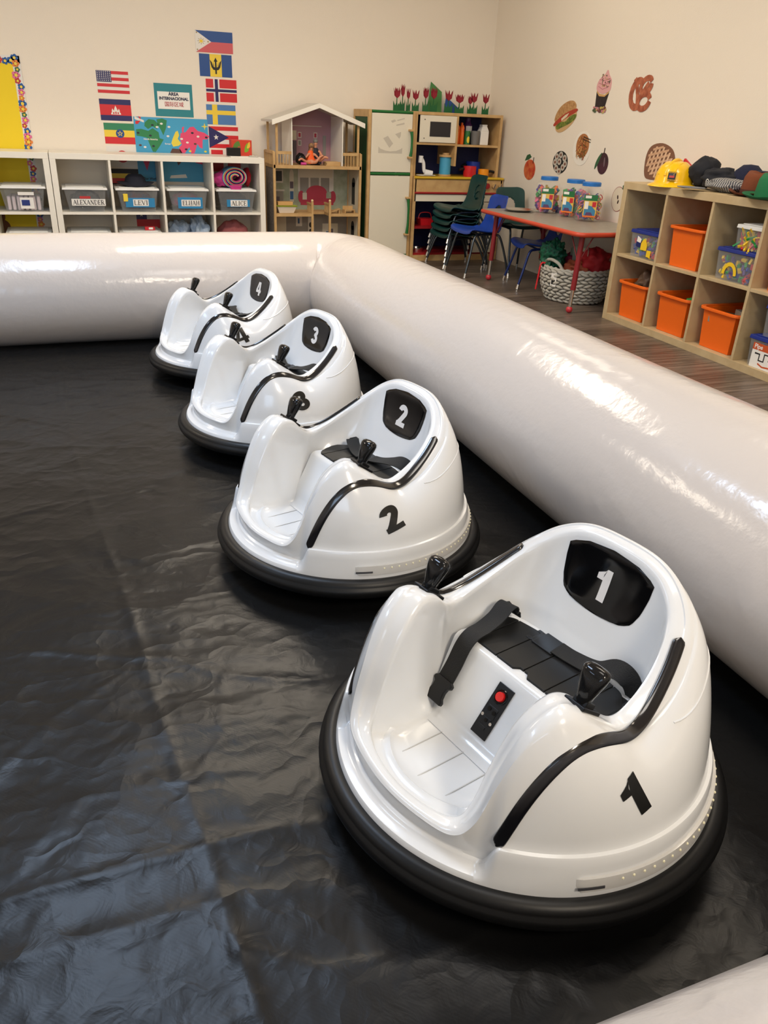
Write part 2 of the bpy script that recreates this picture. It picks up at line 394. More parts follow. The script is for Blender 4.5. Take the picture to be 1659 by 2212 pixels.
def sheet_mat():
    m = bpy.data.materials.new('black_vinyl_sheet'); m.use_nodes = True; nt = m.node_tree; b = nt.nodes['Principled BSDF']; L = nt.links.new
    b.inputs['Base Color'].default_value = (.0065, .0064, .0065, 1); b.inputs['Roughness'].default_value = .34; b.inputs['Specular IOR Level'].default_value = .25
    tc = nt.nodes.new('ShaderNodeTexCoord')
    prev = None
    for sc, stg, dist, det, kind in ((2.3, .35, .03, 3, 'n'), (4.2, .55, .012, 6, 'v'), (9.5, .5, .006, 6, 'v'), (26, .22, .004, 4, 'n'), (500, .02, .001, 1, 'w')):
        if kind == 'n':
            n = nt.nodes.new('ShaderNodeTexNoise'); n.inputs['Scale'].default_value = sc; n.inputs['Detail'].default_value = det; n.inputs['Distortion'].default_value = 1.3
            if sc == 7: n.noise_type = 'RIDGED_MULTIFRACTAL'
        elif kind == 'v':
            dn = nt.nodes.new('ShaderNodeTexNoise'); dn.inputs['Scale'].default_value = sc * .8; dn.inputs['Detail'].default_value = 2; L(tc.outputs['Object'], dn.inputs['Vector'])
            vm = nt.nodes.new('ShaderNodeVectorMath'); vm.operation = 'MULTIPLY_ADD'; vm.inputs[1].default_value = (.25, .25, 0); L(dn.outputs['Color'], vm.inputs[0]); L(tc.outputs['Object'], vm.inputs[2])
            ms = nt.nodes.new('ShaderNodeMapping'); ms.inputs['Scale'].default_value = (.75, 1.35, 1); ms.inputs['Rotation'].default_value = (0, 0, .25 * sc); L(vm.outputs[0], ms.inputs[0])
            n = nt.nodes.new('ShaderNodeTexVoronoi'); n.feature = 'F1'; n.inputs['Scale'].default_value = sc; L(ms.outputs[0], n.inputs['Vector'])
            bp = nt.nodes.new('ShaderNodeBump'); bp.inputs['Strength'].default_value = stg; bp.inputs['Distance'].default_value = dist
            L(n.outputs['Distance'], bp.inputs['Height'])
            if prev: L(prev.outputs[0], bp.inputs['Normal'])
            prev = bp; continue
        else:
            n = nt.nodes.new('ShaderNodeTexWave'); n.inputs['Scale'].default_value = 90; n.bands_direction = 'DIAGONAL'
        L(tc.outputs['Object'], n.inputs['Vector'])
        bp = nt.nodes.new('ShaderNodeBump'); bp.inputs['Strength'].default_value = stg; bp.inputs['Distance'].default_value = dist
        L(n.outputs['Fac'], bp.inputs['Height'])
        if prev: L(prev.outputs[0], bp.inputs['Normal'])
        prev = bp
    L(prev.outputs[0], b.inputs['Normal'])
    return m
NX, NY = 380, 500
sx0, sx1, sy0, sy1 = -1.95, 1.32, -.05, 4.12
b = MB(); b.grid(NX, NY, lambda i, j: (sx0 + (sx1 - sx0) * i / (NX - 1), sy0 + (sy1 - sy0) * j / (NY - 1), sheet_z(sx0 + (sx1 - sx0) * i / (NX - 1), sy0 + (sy1 - sy0) * j / (NY - 1))))
o = b.obj('ground_sheet', sheet_mat(), smooth=True, ang=180)
tag(o, 'creased black vinyl sheet covering the floor inside the white inflatable ring', 'ground sheet')

# ------------------------------------------------------------------ inflatable barrier (closed loop)
def vinyl_mat():
    m = bpy.data.materials.new('white_vinyl'); m.use_nodes = True; nt = m.node_tree; b = nt.nodes['Principled BSDF']; L = nt.links.new
    b.inputs['Base Color'].default_value = (*srgb(203, 195, 189), 1); b.inputs['Roughness'].default_value = .17
    b.inputs['Specular IOR Level'].default_value = .5
    tc = nt.nodes.new('ShaderNodeTexCoord')
    n = nt.nodes.new('ShaderNodeTexNoise'); n.inputs['Scale'].default_value = 6; n.inputs['Detail'].default_value = 6; n.inputs['Distortion'].default_value = 1.5; n.noise_type = 'RIDGED_MULTIFRACTAL'
    n2 = nt.nodes.new('ShaderNodeTexNoise'); n2.inputs['Scale'].default_value = 42; n2.inputs['Detail'].default_value = 3
    L(tc.outputs['Object'], n.inputs['Vector']); L(tc.outputs['Object'], n2.inputs['Vector'])
    bp = nt.nodes.new('ShaderNodeBump'); bp.inputs['Strength'].default_value = .16; bp.inputs['Distance'].default_value = .01; L(n.outputs['Fac'], bp.inputs['Height'])
    b2 = nt.nodes.new('ShaderNodeBump'); b2.inputs['Strength'].default_value = .22; b2.inputs['Distance'].default_value = .004; L(n2.outputs['Fac'], b2.inputs['Height']); L(bp.outputs[0], b2.inputs['Normal'])
    L(b2.outputs[0], b.inputs['Normal'])
    return m
R = 0.252
bx0, bx1, by0, by1 = -1.9, 1.312, 0.062, 4.05
def loop_path():
    P = []; rc = .20
    def corner(cx, cy, a0, n=14):
        for i in range(n + 1):
            a = a0 + (PI / 2) * i / n; P.append((cx + rc * math.cos(a), cy + rc * math.sin(a)))
    def line(a, c, n):
        for i in range(1, n): P.append((a[0] + (c[0] - a[0]) * i / n, a[1] + (c[1] - a[1]) * i / n))
    line((bx0 + rc, by0), (bx1 - rc, by0), 60); corner(bx1 - rc, by0 + rc, -PI / 2)
    line((bx1, by0 + rc), (bx1, by1 - rc), 80); corner(bx1 - rc, by1 - rc, 0)
    line((bx1 - rc, by1), (bx0 + rc, by1), 70); corner(bx0 + rc, by1 - rc, PI / 2)
    line((bx0, by1 - rc), (bx0, by0 + rc), 80); corner(bx0 + rc, by0 + rc, PI)
    return P
LP = loop_path(); NP = len(LP); NS = 56
def loop_pt(i, j):
    a = Vector(LP[(i - 1) % NP]); c = Vector(LP[(i + 1) % NP]); d = (c - a).normalized(); nn = Vector((d[1], -d[0]))   # outward
    t = 2 * PI * j / NS
    p = Vector(LP[i])
    r = R * (1 + .010 * noise.noise(Vector((p[0] * 1.5, p[1] * 1.5, t))))
    for cx, cy in ((bx1, by1), (bx1, by0), (bx0, by1), (bx0, by0)):     # wrinkled crease where the tube turns the corner
        dd = (p - Vector((cx, cy))).length
        if dd < .35:
            inner = max(0, -math.cos(t)); r *= 1 - .05 * inner * math.exp(-((dd - .08) / .10) ** 2) + .008 * math.sin(i * 2.1) * inner * math.exp(-(dd / .2) ** 2)
    z = R + r * math.sin(t)
    z = max(z, .006 + .2 * (z - .006)) if z < .006 else z
    q = p + nn * r * math.cos(t)
    return (q[0], q[1], max(z, .004))
b = MB(); b.grid(NP, NS, loop_pt, cu=True, cv=True)
barrier = tag(b.obj('inflatable_barrier', vinyl_mat(), smooth=True, ang=180), 'thick glossy white inflatable tube ring around the black sheet', 'inflatable barrier')
# ------------------------------------------------------------------ bumper cars
pearl = mat('pearl_white', srgb(224, 226, 228), 0.22, coat=.6, bump=(9, 0.02, 0.01))
strip_m = mat('black_trim', (0.006, 0.006, 0.008), 0.18, coat=.7)
mat_m = mat('black_foam', (0.007, 0.007, 0.007), 0.45, spec=.3)
web_m = mat('black_webbing', (0.006, 0.006, 0.006), 0.75, bump=(500, .6, .002))
dig_w = mat('white_decal', srgb(225, 222, 220), 0.3)
dig_k = mat('black_decal', (0.008, 0.008, 0.007), 0.3)
groove_m = mat('moulding_line', srgb(190, 190, 188), 0.5)
bump_m = mat('bumper_rubber', (0.005, 0.005, 0.0052), 0.42, spec=.35)
lens_m = mat('clear_lens', (.82, .80, .77), 0.12, coat=1, alpha=.6)
led_m = mat('led_diode', (.9, .85, .6), 0.3)
film_m = mat('clear_film', (.1, .1, .1), 0.25, alpha=.06, coat=0, spec=.3)

#   (outer u, v, z), (inner u, v, z), (foot u, v, z)     u forward, v sideways
KN = [((-.200, 0, .421), (-.170, 0, .414), (-.100, 0, .205)),
      ((-.198, .074, .415), (-.169, .060, .410), (-.100, .050, .205)),
      ((-.185, .132, .390), (-.161, .103, .392), (-.098, .088, .205)),
      ((-.157, .176, .350), (-.136, .138, .362), (-.092, .118, .205)),
      ((-.102, .203, .308), (-.086, .162, .320), (-.072, .138, .205)),
      ((-.037, .213, .275), (-.028, .173, .286), (-.030, .146, .205)),
      ((.018, .213, .266), (.018, .172, .273), (.018, .138, .150)),
      ((.070, .205, .300), (.058, .150, .297), (.068, .126, .118)),
      ((.112, .195, .328), (.088, .140, .325), (.100, .116, .116)),
      ((.145, .183, .334), (.122, .134, .330), (.125, .108, .116)),
      ((.186, .170, .300), (.162, .126, .298), (.150, .105, .116)),
      ((.219, .160, .236), (.196, .122, .236), (.180, .102, .116)),
      ((.244, .152, .172), (.220, .118, .172), (.202, .098, .116)),
      ((.264, .130, .140), (.238, .106, .141), (.218, .088, .116)),
      ((.279, .075, .133), (.256, .062, .134), (.238, .050, .116)),
      ((.287, 0, .132), (.264, 0, .133), (.246, 0, .116))]
NK = len(KN)
def knots(c):
    half = [Vector(k[c]) for k in KN]
    other = [Vector((p[0], -p[1], p[2])) for p in half[1:-1]][::-1]
    return half + other       # back -> +v side -> front -> -v side
PPK = 10
RO, RI, RF = [crom(knots(c), PPK, True) for c in range(3)]
NPH = len(RO)
def sstep(x, a, c):
    t = max(0., min(1., (x - a) / (c - a))); return t * t * (3 - 2 * t)
def bez(a, c, d, t): return a * (1 - t) ** 2 + c * 2 * t * (1 - t) + d * t * t
def idx(kf): return int(round(kf * PPK)) % NPH
def lerpi(A, f):
    f = f % NPH; i = int(f); t = f - i
    return A[i] * (1 - t) + A[(i + 1) % NPH] * t
def outer_frame(f):
    o = lerpi(RO, f); a = math.atan2(o[1], o[0]); r = math.hypot(o[0], o[1])
    deg = abs(math.degrees(a)); wgt = sstep(deg, 33, 39.5)
    zc = .110 + (.153 - .110) * wgt
    kb = sstep(deg, 115, 165)
    kp = 1 - sstep(deg, 36, 62)
    kk = .84 * (1 - kp) + .62 * kp
    kk = kk * (1 - kb) + .60 * kb
    rb = .2880 + .0075 * wgt
    ks = sstep(deg, 52, 78) * (1 - sstep(deg, 132, 165))
    kk = kk * (1 - ks) + .72 * ks
    zf = (.60 * (1 - kb) + .30 * kb) * (1 - ks) + .86 * ks
    c = (r + (rb - r) * kk, zc + (o[2] - zc) * zf)
    return a, r, o[2], zc, rb, c, wgt
def outer_pt(f, t, off=0):
    a, r, zo, zc, rb, c, w_ = outer_frame(f)
    R_ = (1 - t) ** 2 * rb + 2 * t * (1 - t) * c[0] + t * t * r
    z = (1 - t) ** 2 * zc + 2 * t * (1 - t) * c[1] + t * t * zo
    p = Vector((R_ * math.cos(a), R_ * math.sin(a), z))
    if off:
        e = 1e-3
        d1 = outer_pt(f, min(1, t + e)) - outer_pt(f, max(0, t - e)); d2 = outer_pt(f + .3, t) - outer_pt(f - .3, t)
        n = d1.cross(d2).normalized()
        if n.dot(Vector((p[0], p[1], .05))) < 0: n = -n
        return p + n * off, n
    return p
def profile(i):
    a, r, zo, zc, rb, c, w_ = outer_frame(i)
    ca, sa = math.cos(a), math.sin(a)
    P = []
    pod = ((.316, .080), (.3155, .092), (.3135, .103), (.3105, .118), (.3070, .135), (.3040, zc - .004), (.3025, zc - .0012), (.2972, zc - .0002))
    frt = ((.316, .080), (.3155, .0925), (.3120, .0985), (.3020, .1005), (.2965, .1035), (.2945, .1065), (.2925, .1085), (.2895, .1095))
    for (r1_, z1_), (r2_, z2_) in zip(pod, frt):
        R_ = r2_ + (r1_ - r2_) * w_; z = z2_ + (z1_ - z2_) * w_
        P.append(Vector((R_ * ca, R_ * sa, z)))
    for k in range(1, 23): P.append(outer_pt(i, k / 23))
    o = RO[i]; n = RI[i]; ft = RF[i]
    h = Vector((0, 0, 1)); prev = P[-1]
    # rounded rim
    for t, dz in ((0, 0), (.10, .0042), (.25, .0068), (.36, .0072), (.40, .0050), (.60, .0050), (.84, .0042), (.95, .001)):
        P.append(o.lerp(n, t) + h * (dz - .003))
    # inner wall with a fillet at the foot
    q0 = o.lerp(n, 1.0) + h * -.008
    for t in (0, .06, .14, .24, .34, .45, .56, .67, .78, .87):
        e = q0.lerp(ft, t); bow = .010 * math.sin(PI * t)
        rr = Vector((n[0], n[1], 0)).normalized(); P.append(e + rr * bow)
    inn = Vector((ft[0], ft[1], 0)).normalized()
    P.append(ft + h * .008 - inn * .004); P.append(ft + h * .002 - inn * .012); P.append(Vector((ft[0] * .84, ft[1] * .84, ft[2])))
    P.append(Vector((ft[0] * .4, ft[1] * .4, ft[2])))
    return P
PROF = [profile(i) for i in range(NPH)]; NQ = len(PROF[0])
def inner_pt(v, z, off=0, fz=None):
    """point on the inside of the backrest at sideways offset v and height z"""
    best = None
    f = 0.0
    lo, hi = (0, 4.5 * PPK) if v >= 0 else (-4.5 * PPK, 0)
    def at(f):
        n = lerpi(RI, f); o = lerpi(RO, f); q0 = n + Vector((0, 0, -.008)); ft = lerpi(RF, f)
        t = max(0, min(1, (q0[2] - z) / max(1e-6, q0[2] - ft[2])))
        e = q0.lerp(ft, t) + Vector((n[0], n[1], 0)).normalized() * .010 * math.sin(PI * t); return e
    for _ in range(30):
        mid = (lo + hi) / 2
        if at(mid)[1] < v: lo = mid
        else: hi = mid
    p = at((lo + hi) / 2); p = Vector((p[0], p[1], z if fz is None else fz))
    if off:
        e = .004
        d1 = inner_pt(v + e, z) - inner_pt(v - e, z); d2 = inner_pt(v, z + e) - inner_pt(v, z - e)
        n = d1.cross(d2).normalized()
        if n[0] < 0: n = -n
        return p + n * off
    return p

def digit_polys(d):   # heavy numerals in a box about 0.62 wide and 1 high, origin at the centre
    w = .25
    if d == '1': P = [[(-.05, -.5), (.2, -.5), (.2, .2), (-.05, .2)], [(-.05, .2), (.2, .2), (.2, .5), (.02, .5)], [(-.25, .12), (-.05, .12), (-.05, .36), (-.25, .30)], [(-.25, .30), (-.05, .30), (.02, .5), (-.03, .42)]]
    elif d == '4': P = [[(.03, -.5), (.26, -.5), (.26, .5), (.03, .5)], [(-.34, -.28), (.36, -.28), (.36, -.09), (-.34, -.09)], [(-.34, -.09), (-.13, -.09), (.09, .5), (-.08, .5)]]
    elif d == '2':
        c = ellipse(0, .2, .19, .18, 16, 0, math.radians(175), math.radians(-35)); c = c + [(-.05, -.22), (-.17, -.38)]
        P = band([(p[0], p[1]) for p in c], .245) + [[(-.3, -.5), (.3, -.5), (.3, -.29), (-.3, -.29)]]
    elif d == '3':
        P = band(ellipse(-.01, .22, .18, .175, 16, 0, math.radians(165), math.radians(-80)), .235) + band(ellipse(-.01, -.2, .195, .195, 18, 0, math.radians(80), math.radians(-165)), .235) + [[(-.08, -.07), (.08, -.07), (.08, .1), (-.08, .1)]]
    return P
def fine(poly, step):   # quad / tri -> small quads (bilinear)
    if len(poly) == 3: poly = poly + [poly[2]]
    a, b_, c, d = [Vector(p) for p in poly]
    nu = max(1, int(max((b_ - a).length, (c - d).length) / step)); nv = max(1, int(max((d - a).length, (c - b_).length) / step))
    out = []
    P = lambda i, j: (a.lerp(b_, i / nu)).lerp(d.lerp(c, i / nu), j / nv)
    for i in range(nu):
        for j in range(nv): out.append([P(i, j), P(i + 1, j), P(i + 1, j + 1), P(i, j + 1)])
    return out

def car_body(par):
    b = MB(); b.grid(NPH, NQ, lambda i, j: PROF[i][j], cu=True)
    b.add([PROF[i][-1] for i in range(NPH)], [tuple(range(NPH))])
    # seat box : deck, rounded front edge, sloping front panel
    prof = [(-.170, .222), (.018, .226), (.026, .2245), (.032, .220), (.036, .212), (.098, .130), (.104, .1235), (.116, .1185), (.130, .1170)]
    V0 = [(-.17, 0)]
    vs = []; fs = []; hv = [.125, .150, .150, .150, .150, .128, .126, .124, .122]
    for k in range(len(prof)):
        for s_ in (-1, -.5, 0, .5, 1): vs.append((prof[k][0], hv[k] * s_, prof[k][1]))
    for k in range(len(prof) - 1):
        for s_ in range(4): fs.append((k * 5 + s_, k * 5 + s_ + 1, k * 5 + s_ + 6, k * 5 + s_ + 5))
    b.add(vs, fs)
    # notch in the seat edge
    o = b.obj('body', pearl, par, smooth=True, ang=45)
    g = MB()
    for v in (-.055, 0., .055): g.bb((.128, v - .0009, .1165), (.232, v + .0009, .1172))
    g.obj('foot_well_groove', groove_m, o, smooth=False)
    r = MB(); pth = []
    for k in range(61):
        a = 103 + 154 * k / 60; aa = min(a, 360 - a); f = find_f(min(aa, 179.9)); zz = .268 + .046 * sstep(aa, 103, 145)
        l2, h2 = 0., 1.
        for _ in range(16):
            m2 = (l2 + h2) / 2
            if outer_pt(f, m2)[2] < zz: l2 = m2
            else: h2 = m2
        p = outer_pt(f, l2); pth.append((p[0], p[1] if a <= 180 else -p[1], p[2]))
    r.tube(pth, .0016, 8); r.obj('back_seam', pearl, o)
    return o
def car_bumper(par):
    prof = [(.250, .046), (.300, .043), (.322, .044), (.334, .049), (.3425, .057), (.345, .0655), (.3425, .074), (.3385, .0775), (.3375, .0805), (.335, .086), (.329, .0905), (.322, .092), (.314, .090), (.306, .084), (.25, .078)]
    b = MB(); b.lathe(prof, 128, close=True)
    o = b.obj('bumper_ring', bump_m, par, smooth=True, ang=50)
    c = MB(); c.lathe([(0, .031), (.28, .031), (.28, .07), (0, .07)], 64, close=False)
    for a in (0.6, 2.6, -0.6, -2.6):
        x, y = .17 * math.cos(a), .17 * math.sin(a); c.cyl((x, y - .012, .0255 + .004), (x, y + .012, .0255 + .004), .0215, n=20)
    c.obj('chassis', black, par, smooth=True)
    return o
def find_f(ang):
    lo, hi = 0.0, float((NK - 1) * PPK)
    for _ in range(24):
        mid = (lo + hi) / 2; o = lerpi(RO, mid)
        if math.degrees(math.atan2(o[1], o[0])) > ang: lo = mid
        else: hi = mid
    return (lo + hi) / 2
def surf(f, t):       # t 0..1 up the flank, 1..2 across the top band towards the inner edge
    if t <= 1: return outer_pt(f, t) + Vector((0, 0, .003 * max(0, t - .9) * 10))
    o = lerpi(RO, f); n = lerpi(RI, f); s = t - 1
    return o.lerp(n, s) + Vector((0, 0, .003 + .003 * math.sin(min(1, s) * PI)))
def strip_frames(side):
    pts = [(38.6, .0), (40.6, .16), (43.0, .34), (46.5, .50), (51, .63), (57, .75), (64, .82), (71, .87), (78, .92), (86, .99), (93, 1.10), (100, 1.22), (107, 1.33), (114, 1.41), (120, 1.44), (127, 1.45)]
    out = []
    for c in crom([(a, t, 0) for a, t in pts], 7):
        f = find_f(c[0]); t = max(0.001, c[1]); e = .02
        p = surf(f, t); d1 = surf(f, t + e) - surf(f, max(0, t - e)); d2 = surf(f + .5, t) - surf(f - .5, t)
        n = d1.cross(d2).normalized()
        if n.dot(Vector((p[0], p[1], .3))) < 0: n = -n
        out.append([p, n])
    for _ in range(40):
        for k in (0, 1):
            v = [o[k] for o in out]
            for i in range(1, len(out) - 1): out[i][k] = (v[i - 1] + v[i] * 2 + v[i + 1]) / 4
    return [(Vector((p[0], p[1] * side, p[2])), Vector((n[0], n[1] * side, n[2])).normalized()) for p, n in out]
def car_strip(par, side):
    F = strip_frames(side); N = len(F)
    L = [0]
    for i in range(1, N): L.append(L[-1] + (F[i][0] - F[i - 1][0]).length)
    sec = [(-1, -.003), (-.95, .0016), (-.8, .0026), (-.3, .0030), (.3, .0030), (.8, .0026), (.95, .0016), (1, -.003)]
    vs = []
    for i, (p, n) in enumerate(F):
        d = (F[min(N - 1, i + 1)][0] - F[max(0, i - 1)][0]).normalized(); sd = d.cross(n).normalized(); n2 = sd.cross(d)
        e = min(L[i], L[-1] - L[i]); hw = .0095
        k = math.sqrt(max(0, 1 - (1 - min(1, e / hw)) ** 2)) if e < hw else 1
        for a, h in sec: vs.append(p + sd * a * hw * max(k, .15) + n2 * h)
    m = len(sec)
    fs = [(i * m + j, i * m + j + 1, (i + 1) * m + j + 1, (i + 1) * m + j) for i in range(N - 1) for j in range(m - 1)] + [tuple(range(m)), tuple(range((N - 1) * m, N * m))]
    b = MB(); b.add(vs, fs); return b.obj('side_strip', strip_m, par, smooth=True, ang=60)
def panel_shape():
    # in (v, z) : wide gently bowed top, sides bowing in to a narrower rounded bottom
    P = [(-.089, .386), (-.05, .400), (0, .405), (.05, .400), (.089, .386), (.088, .360), (.083, .330), (.074, .308), (.058, .298), (.03, .293), (0, .2915), (-.03, .293), (-.058, .298), (-.074, .308), (-.083, .330), (-.088, .360)]
    return P
def car_panel(par, d):
    P = panel_shape(); 
    # fill as horizontal rows
    b = MB(); NR, NC = 22, 26
    def half(z):
        pts = [(.089, .386), (.088, .360), (.083, .330), (.074, .308), (.058, .298), (.03, .293), (0, .2915)]
        top = [(0, .405), (.05, .400), (.089, .386)]
        if z > .386: 
            for k in range(2):
                (x0, z0), (x1, z1) = top[k], top[k + 1]
                if z <= z0 and z >= z1: return x0 + (x1 - x0) * (z0 - z) / (z0 - z1)
            return 0
        for k in range(6):
            (x0, z0), (x1, z1) = pts[k], pts[k + 1]
            if z <= z0 and z >= z1: return x0 + (x1 - x0) * (z0 - z) / (z0 - z1)
        return 0
    def fn(i, j):
        s_ = i / (NR - 1); s2 = .5 - .5 * math.cos(PI * s_)
        z = .2917 + (.4048 - .2917) * s2
        h = max(half(z), .001); v = h * (2 * j / (NC - 1) - 1)
        edge = min(1, min(1 - abs(2 * j / (NC - 1) - 1), s2 * 1.2, (1 - s2) * 1.2) * 8)
        return inner_pt(v, z, .0006 + .0014 * math.sqrt(max(0, edge)))
    b.grid(NR, NC, fn)
    o = b.obj('headrest_panel', black_g, par, smooth=True, ang=80)
    g = MB(); S = .056
    for poly in digit_polys(d):
        for q in fine(poly, .12): g.add([inner_pt(p[0] * S * 1.08, .343 + p[1] * S, .0028) for p in q], [(0, 1, 2, 3)])
    g.obj('number', dig_w, o, smooth=True)
def car_side_number(par, d, side):
    g = MB(); S = .070
    for poly in digit_polys(d):
        for q in fine(poly, .1):
            vs = []
            for p in q:
                # slanted numeral following the flank
                x = p[0] * S * 1.08; y = p[1] * S
                tl = math.radians(20)
                x, y = x * math.cos(tl) - y * math.sin(tl) * 1, x * math.sin(tl) + y * math.cos(tl)
                aa = 77 + math.degrees(x / .262); z = .219 + y * .80
                lo, hi = 0.0, float((NK - 1) * PPK)
                for _ in range(18):
                    mid = (lo + hi) / 2; o = lerpi(RO, mid)
                    if math.degrees(math.atan2(o[1], o[0])) > aa: lo = mid
                    else: hi = mid
                l2, h2 = 0., 1.; f = (lo + hi) / 2
                for _ in range(14):
                    m2 = (l2 + h2) / 2
                    if outer_pt(f, m2)[2] < z: l2 = m2
                    else: h2 = m2
                pt, n = outer_pt(f, (l2 + h2) / 2, .0012)
                vs.append(Vector((pt[0], pt[1] * side, pt[2])))
            g.add(vs, [(0, 1, 2, 3)])
    return g.obj('side_number', dig_k, par, smooth=True)
def car_joystick(par, side):
    x, y, z = .084, .171 * side, .3150
    b = MB()
    T = Matrix.Translation((x, y, z)) @ Matrix.Rotation(math.radians(-36), 4, 'Y')
    b.box((0, 0, .003), (.048, .036, .006), T=T); b.box((0, 0, .008), (.024, .024, .010), T=T)
    base = b.obj('joystick_base', black, par, smooth=False, bevel=.0015)
    h = MB(); H = Matrix.Translation((x, y, z + .006)) @ Matrix.Rotation(math.radians(-20), 4, 'Y') @ Matrix.Diagonal((1.12, 1.12, .86, 1))
    secs = [(0, .0075, .0075), (.008, .0082, .009), (.02, .0095, .0115), (.035, .0110, .0150), (.048, .0118, .0178), (.058, .0120, .0188), (.064, .0100, .0178), (.068, .0060, .0135), (.0695, .001, .004)]
    n = 20
    def fn(i, j):
        zz, a, c = secs[i]; t = 2 * PI * j / n; e = .75
        return H @ Vector((a * math.copysign(abs(math.cos(t)) ** e, math.cos(t)) - .004 * (zz / .07) ** 2, c * math.copysign(abs(math.sin(t)) ** e, math.sin(t)), zz))
    h.grid(len(secs), n, fn, cv=True); jo = h.obj('joystick', black_g, par, smooth=True, ang=70)
    fl = MB()
    fl.grid(len(secs) - 1, n, lambda i, j: H @ ((H.inverted() @ Vector(fn(i, j))) * Vector((1.16, 1.14, 1.0)) + Vector((0, 0, .0015))) if True else None, cv=True)
    fl.obj('protective_film', film_m, jo, smooth=True)
def car_mat(par):
    b = MB(); z0, z1 = .2245, .2305
    sl = [(-.150, -.112), (-.110, -.060), (-.058, -.004), (-.002, .052), (.054, .104), (.106, .146)]
    for a, c in sl:
        n = 7
        def back(v): return -.078 - .018 * (1 - (v / .15) ** 2) + (.028 * max(0, (abs(v) - .115) / .035) ** 2)
        def front(v): return .018 - (.05 * max(0, (abs(v) - .12) / .03) ** 2) - (.010 if abs(v) < .012 else 0)
        P = [(front(a + (c - a) * i / n), a + (c - a) * i / n) for i in range(n + 1)] + [(back(c + (a - c) * i / n), c + (a - c) * i / n) for i in range(n + 1)]
        b.prism(P, z1 - z0, z0=z0)
    b.bb((-.08, -.140, z0), (.004, .140, z1 - .002))
    return b.obj('seat_mat', mat_m, par, smooth=False, bevel=.0008)
def car_control(par):
    # lies on the sloping front of the seat box
    p0 = Vector((.036, 0, .212)); p1 = Vector((.098, 0, .130)); d = (p1 - p0).normalized(); n = Vector((d[2] * -1, 0, d[0])); n = Vector((.8, 0, .6)) if n[0] < 0 else n
    c = (p0 + p1) / 2 + d * -.002
    T = Matrix(((0, -d[0], n[0], c[0]), (1, -d[1], n[1], c[1] - .004), (0, -d[2], n[2], c[2]), (0, 0, 0, 1)))   # x -> +v, y -> up the slope, z -> out
    b = MB(); b.box((0, -.003, .0015), (.034, .094, .003), T=T); b.box((0, -.006, .0033), (.022, .020, .001), T=T); b.box((0, -.022, .0036), (.018, .012, .0015), T=T); b.box((-.002, -.034, .0033), (.016, .006, .001), T=T)
    o = b.obj('control_panel', black, par, smooth=False, bevel=.0008)
    s = MB(); s.cyl(T @ Vector((0, .024, .002)), T @ Vector((0, .024, .0075)), .0088, .0080, 24); s.obj('power_switch', mat('red_switch', srgb(225, 35, 35), .15, coat=1), o, smooth=True)
    r = MB(); r.tube([T @ Vector((.0115 * math.cos(t), .024 + .0115 * math.sin(t), .0035)) for t in [2 * PI * k / 24 for k in range(24)]], .0018, 8, closed=True); r.obj('switch_ring', black_g, o)
    for x, y in ((-.012, -.016), (.011, -.022)):
        q = MB(); q.cyl(T @ Vector((x, y, .002)), T @ Vector((x, y, .0045)), .0028, n=14); q.obj('screw', chrome, o)
    for x, y in ((-.006, -.002), (.006, -.004)):
        q = MB(); q.cyl(T @ Vector((x, y, .003)), T @ Vector((x, y, .0052)), .0036, n=16); q.obj('socket', black_g, o)
    q = MB(); q.cyl(T @ Vector((0, -.021, .004)), T @ Vector((0, -.021, .0056)), .003, n=16); q.obj('charging_port', black_g, o)
def car_lights(par, side):
    b = MB()
    a0, a1 = math.radians(58), math.radians(158); N = 60
    sec = [(.3085, .1000), (.3165, .1000), (.3170, .1085), (.3140, .1225), (.3060, .1225)]
    vs = []
    for i in range(N):
        a = a0 + (a1 - a0) * i / (N - 1)
        e = min(1, min(i, N - 1 - i) / 2.)
        for r, z in sec:
            zz = .111 + (z - .111) * (.5 + .5 * e); rr = .303 + (r - .303) * (.3 + .7 * e)
            vs.append((rr * math.cos(a), rr * math.sin(a) * side, zz))
    m = len(sec); fs = [(i * m + j, i * m + (j + 1) % m, (i + 1) * m + (j + 1) % m, (i + 1) * m + j) for i in range(N - 1) for j in range(m)] + [tuple(range(m)), tuple(range((N - 1) * m, N * m))]
    b.add(vs, fs); o = b.obj('light_strip', lens_m, par, smooth=True, ang=30)
    d = MB()
    for i in range(26):
        a = a0 + (a1 - a0) * (.14 + .82 * i / 25); d.sphere((.3150 * math.cos(a), .3150 * math.sin(a) * side, .1150), .0024, n=8)
    d.obj('light_diodes', led_m, o)
    k = MB(); a = [a0 + (a1 - a0) * (.02 + .07 * i / 5) for i in range(6)]
    k.ribbon([(.3172 * math.cos(t), .3172 * math.sin(t) * side, .1085) for t in a], [(math.cos(t), math.sin(t) * side, .2) for t in a], .004, .0012); k.obj('connector', mat('dark_grey', (.05, .05, .055), .4), o)
def buckle(par, T, female):
    b = MB()
    if female:
        b.box((0, 0, .005), (.042, .046, .010), T=T); b.box((0, .026, .005), (.034, .010, .007), T=T); b.box((-.014, .034, .005), (.008, .012, .006), T=T); b.box((.014, .034, .005), (.008, .012, .006), T=T)
    else:
        b.prism([(-.021, -.018), (.021, -.018), (.022, -.012), (.017, -.006), (.015, .004), (.016, .012), (.022, .016), (.022, .022), (.016, .026), (-.016, .026), (-.022, .022), (-.022, .016), (-.016, .012), (-.015, .004), (-.017, -.006), (-.022, -.012)], .009, T=T)
    return b.obj('buckle', black, par, smooth=False, bevel=.0015)
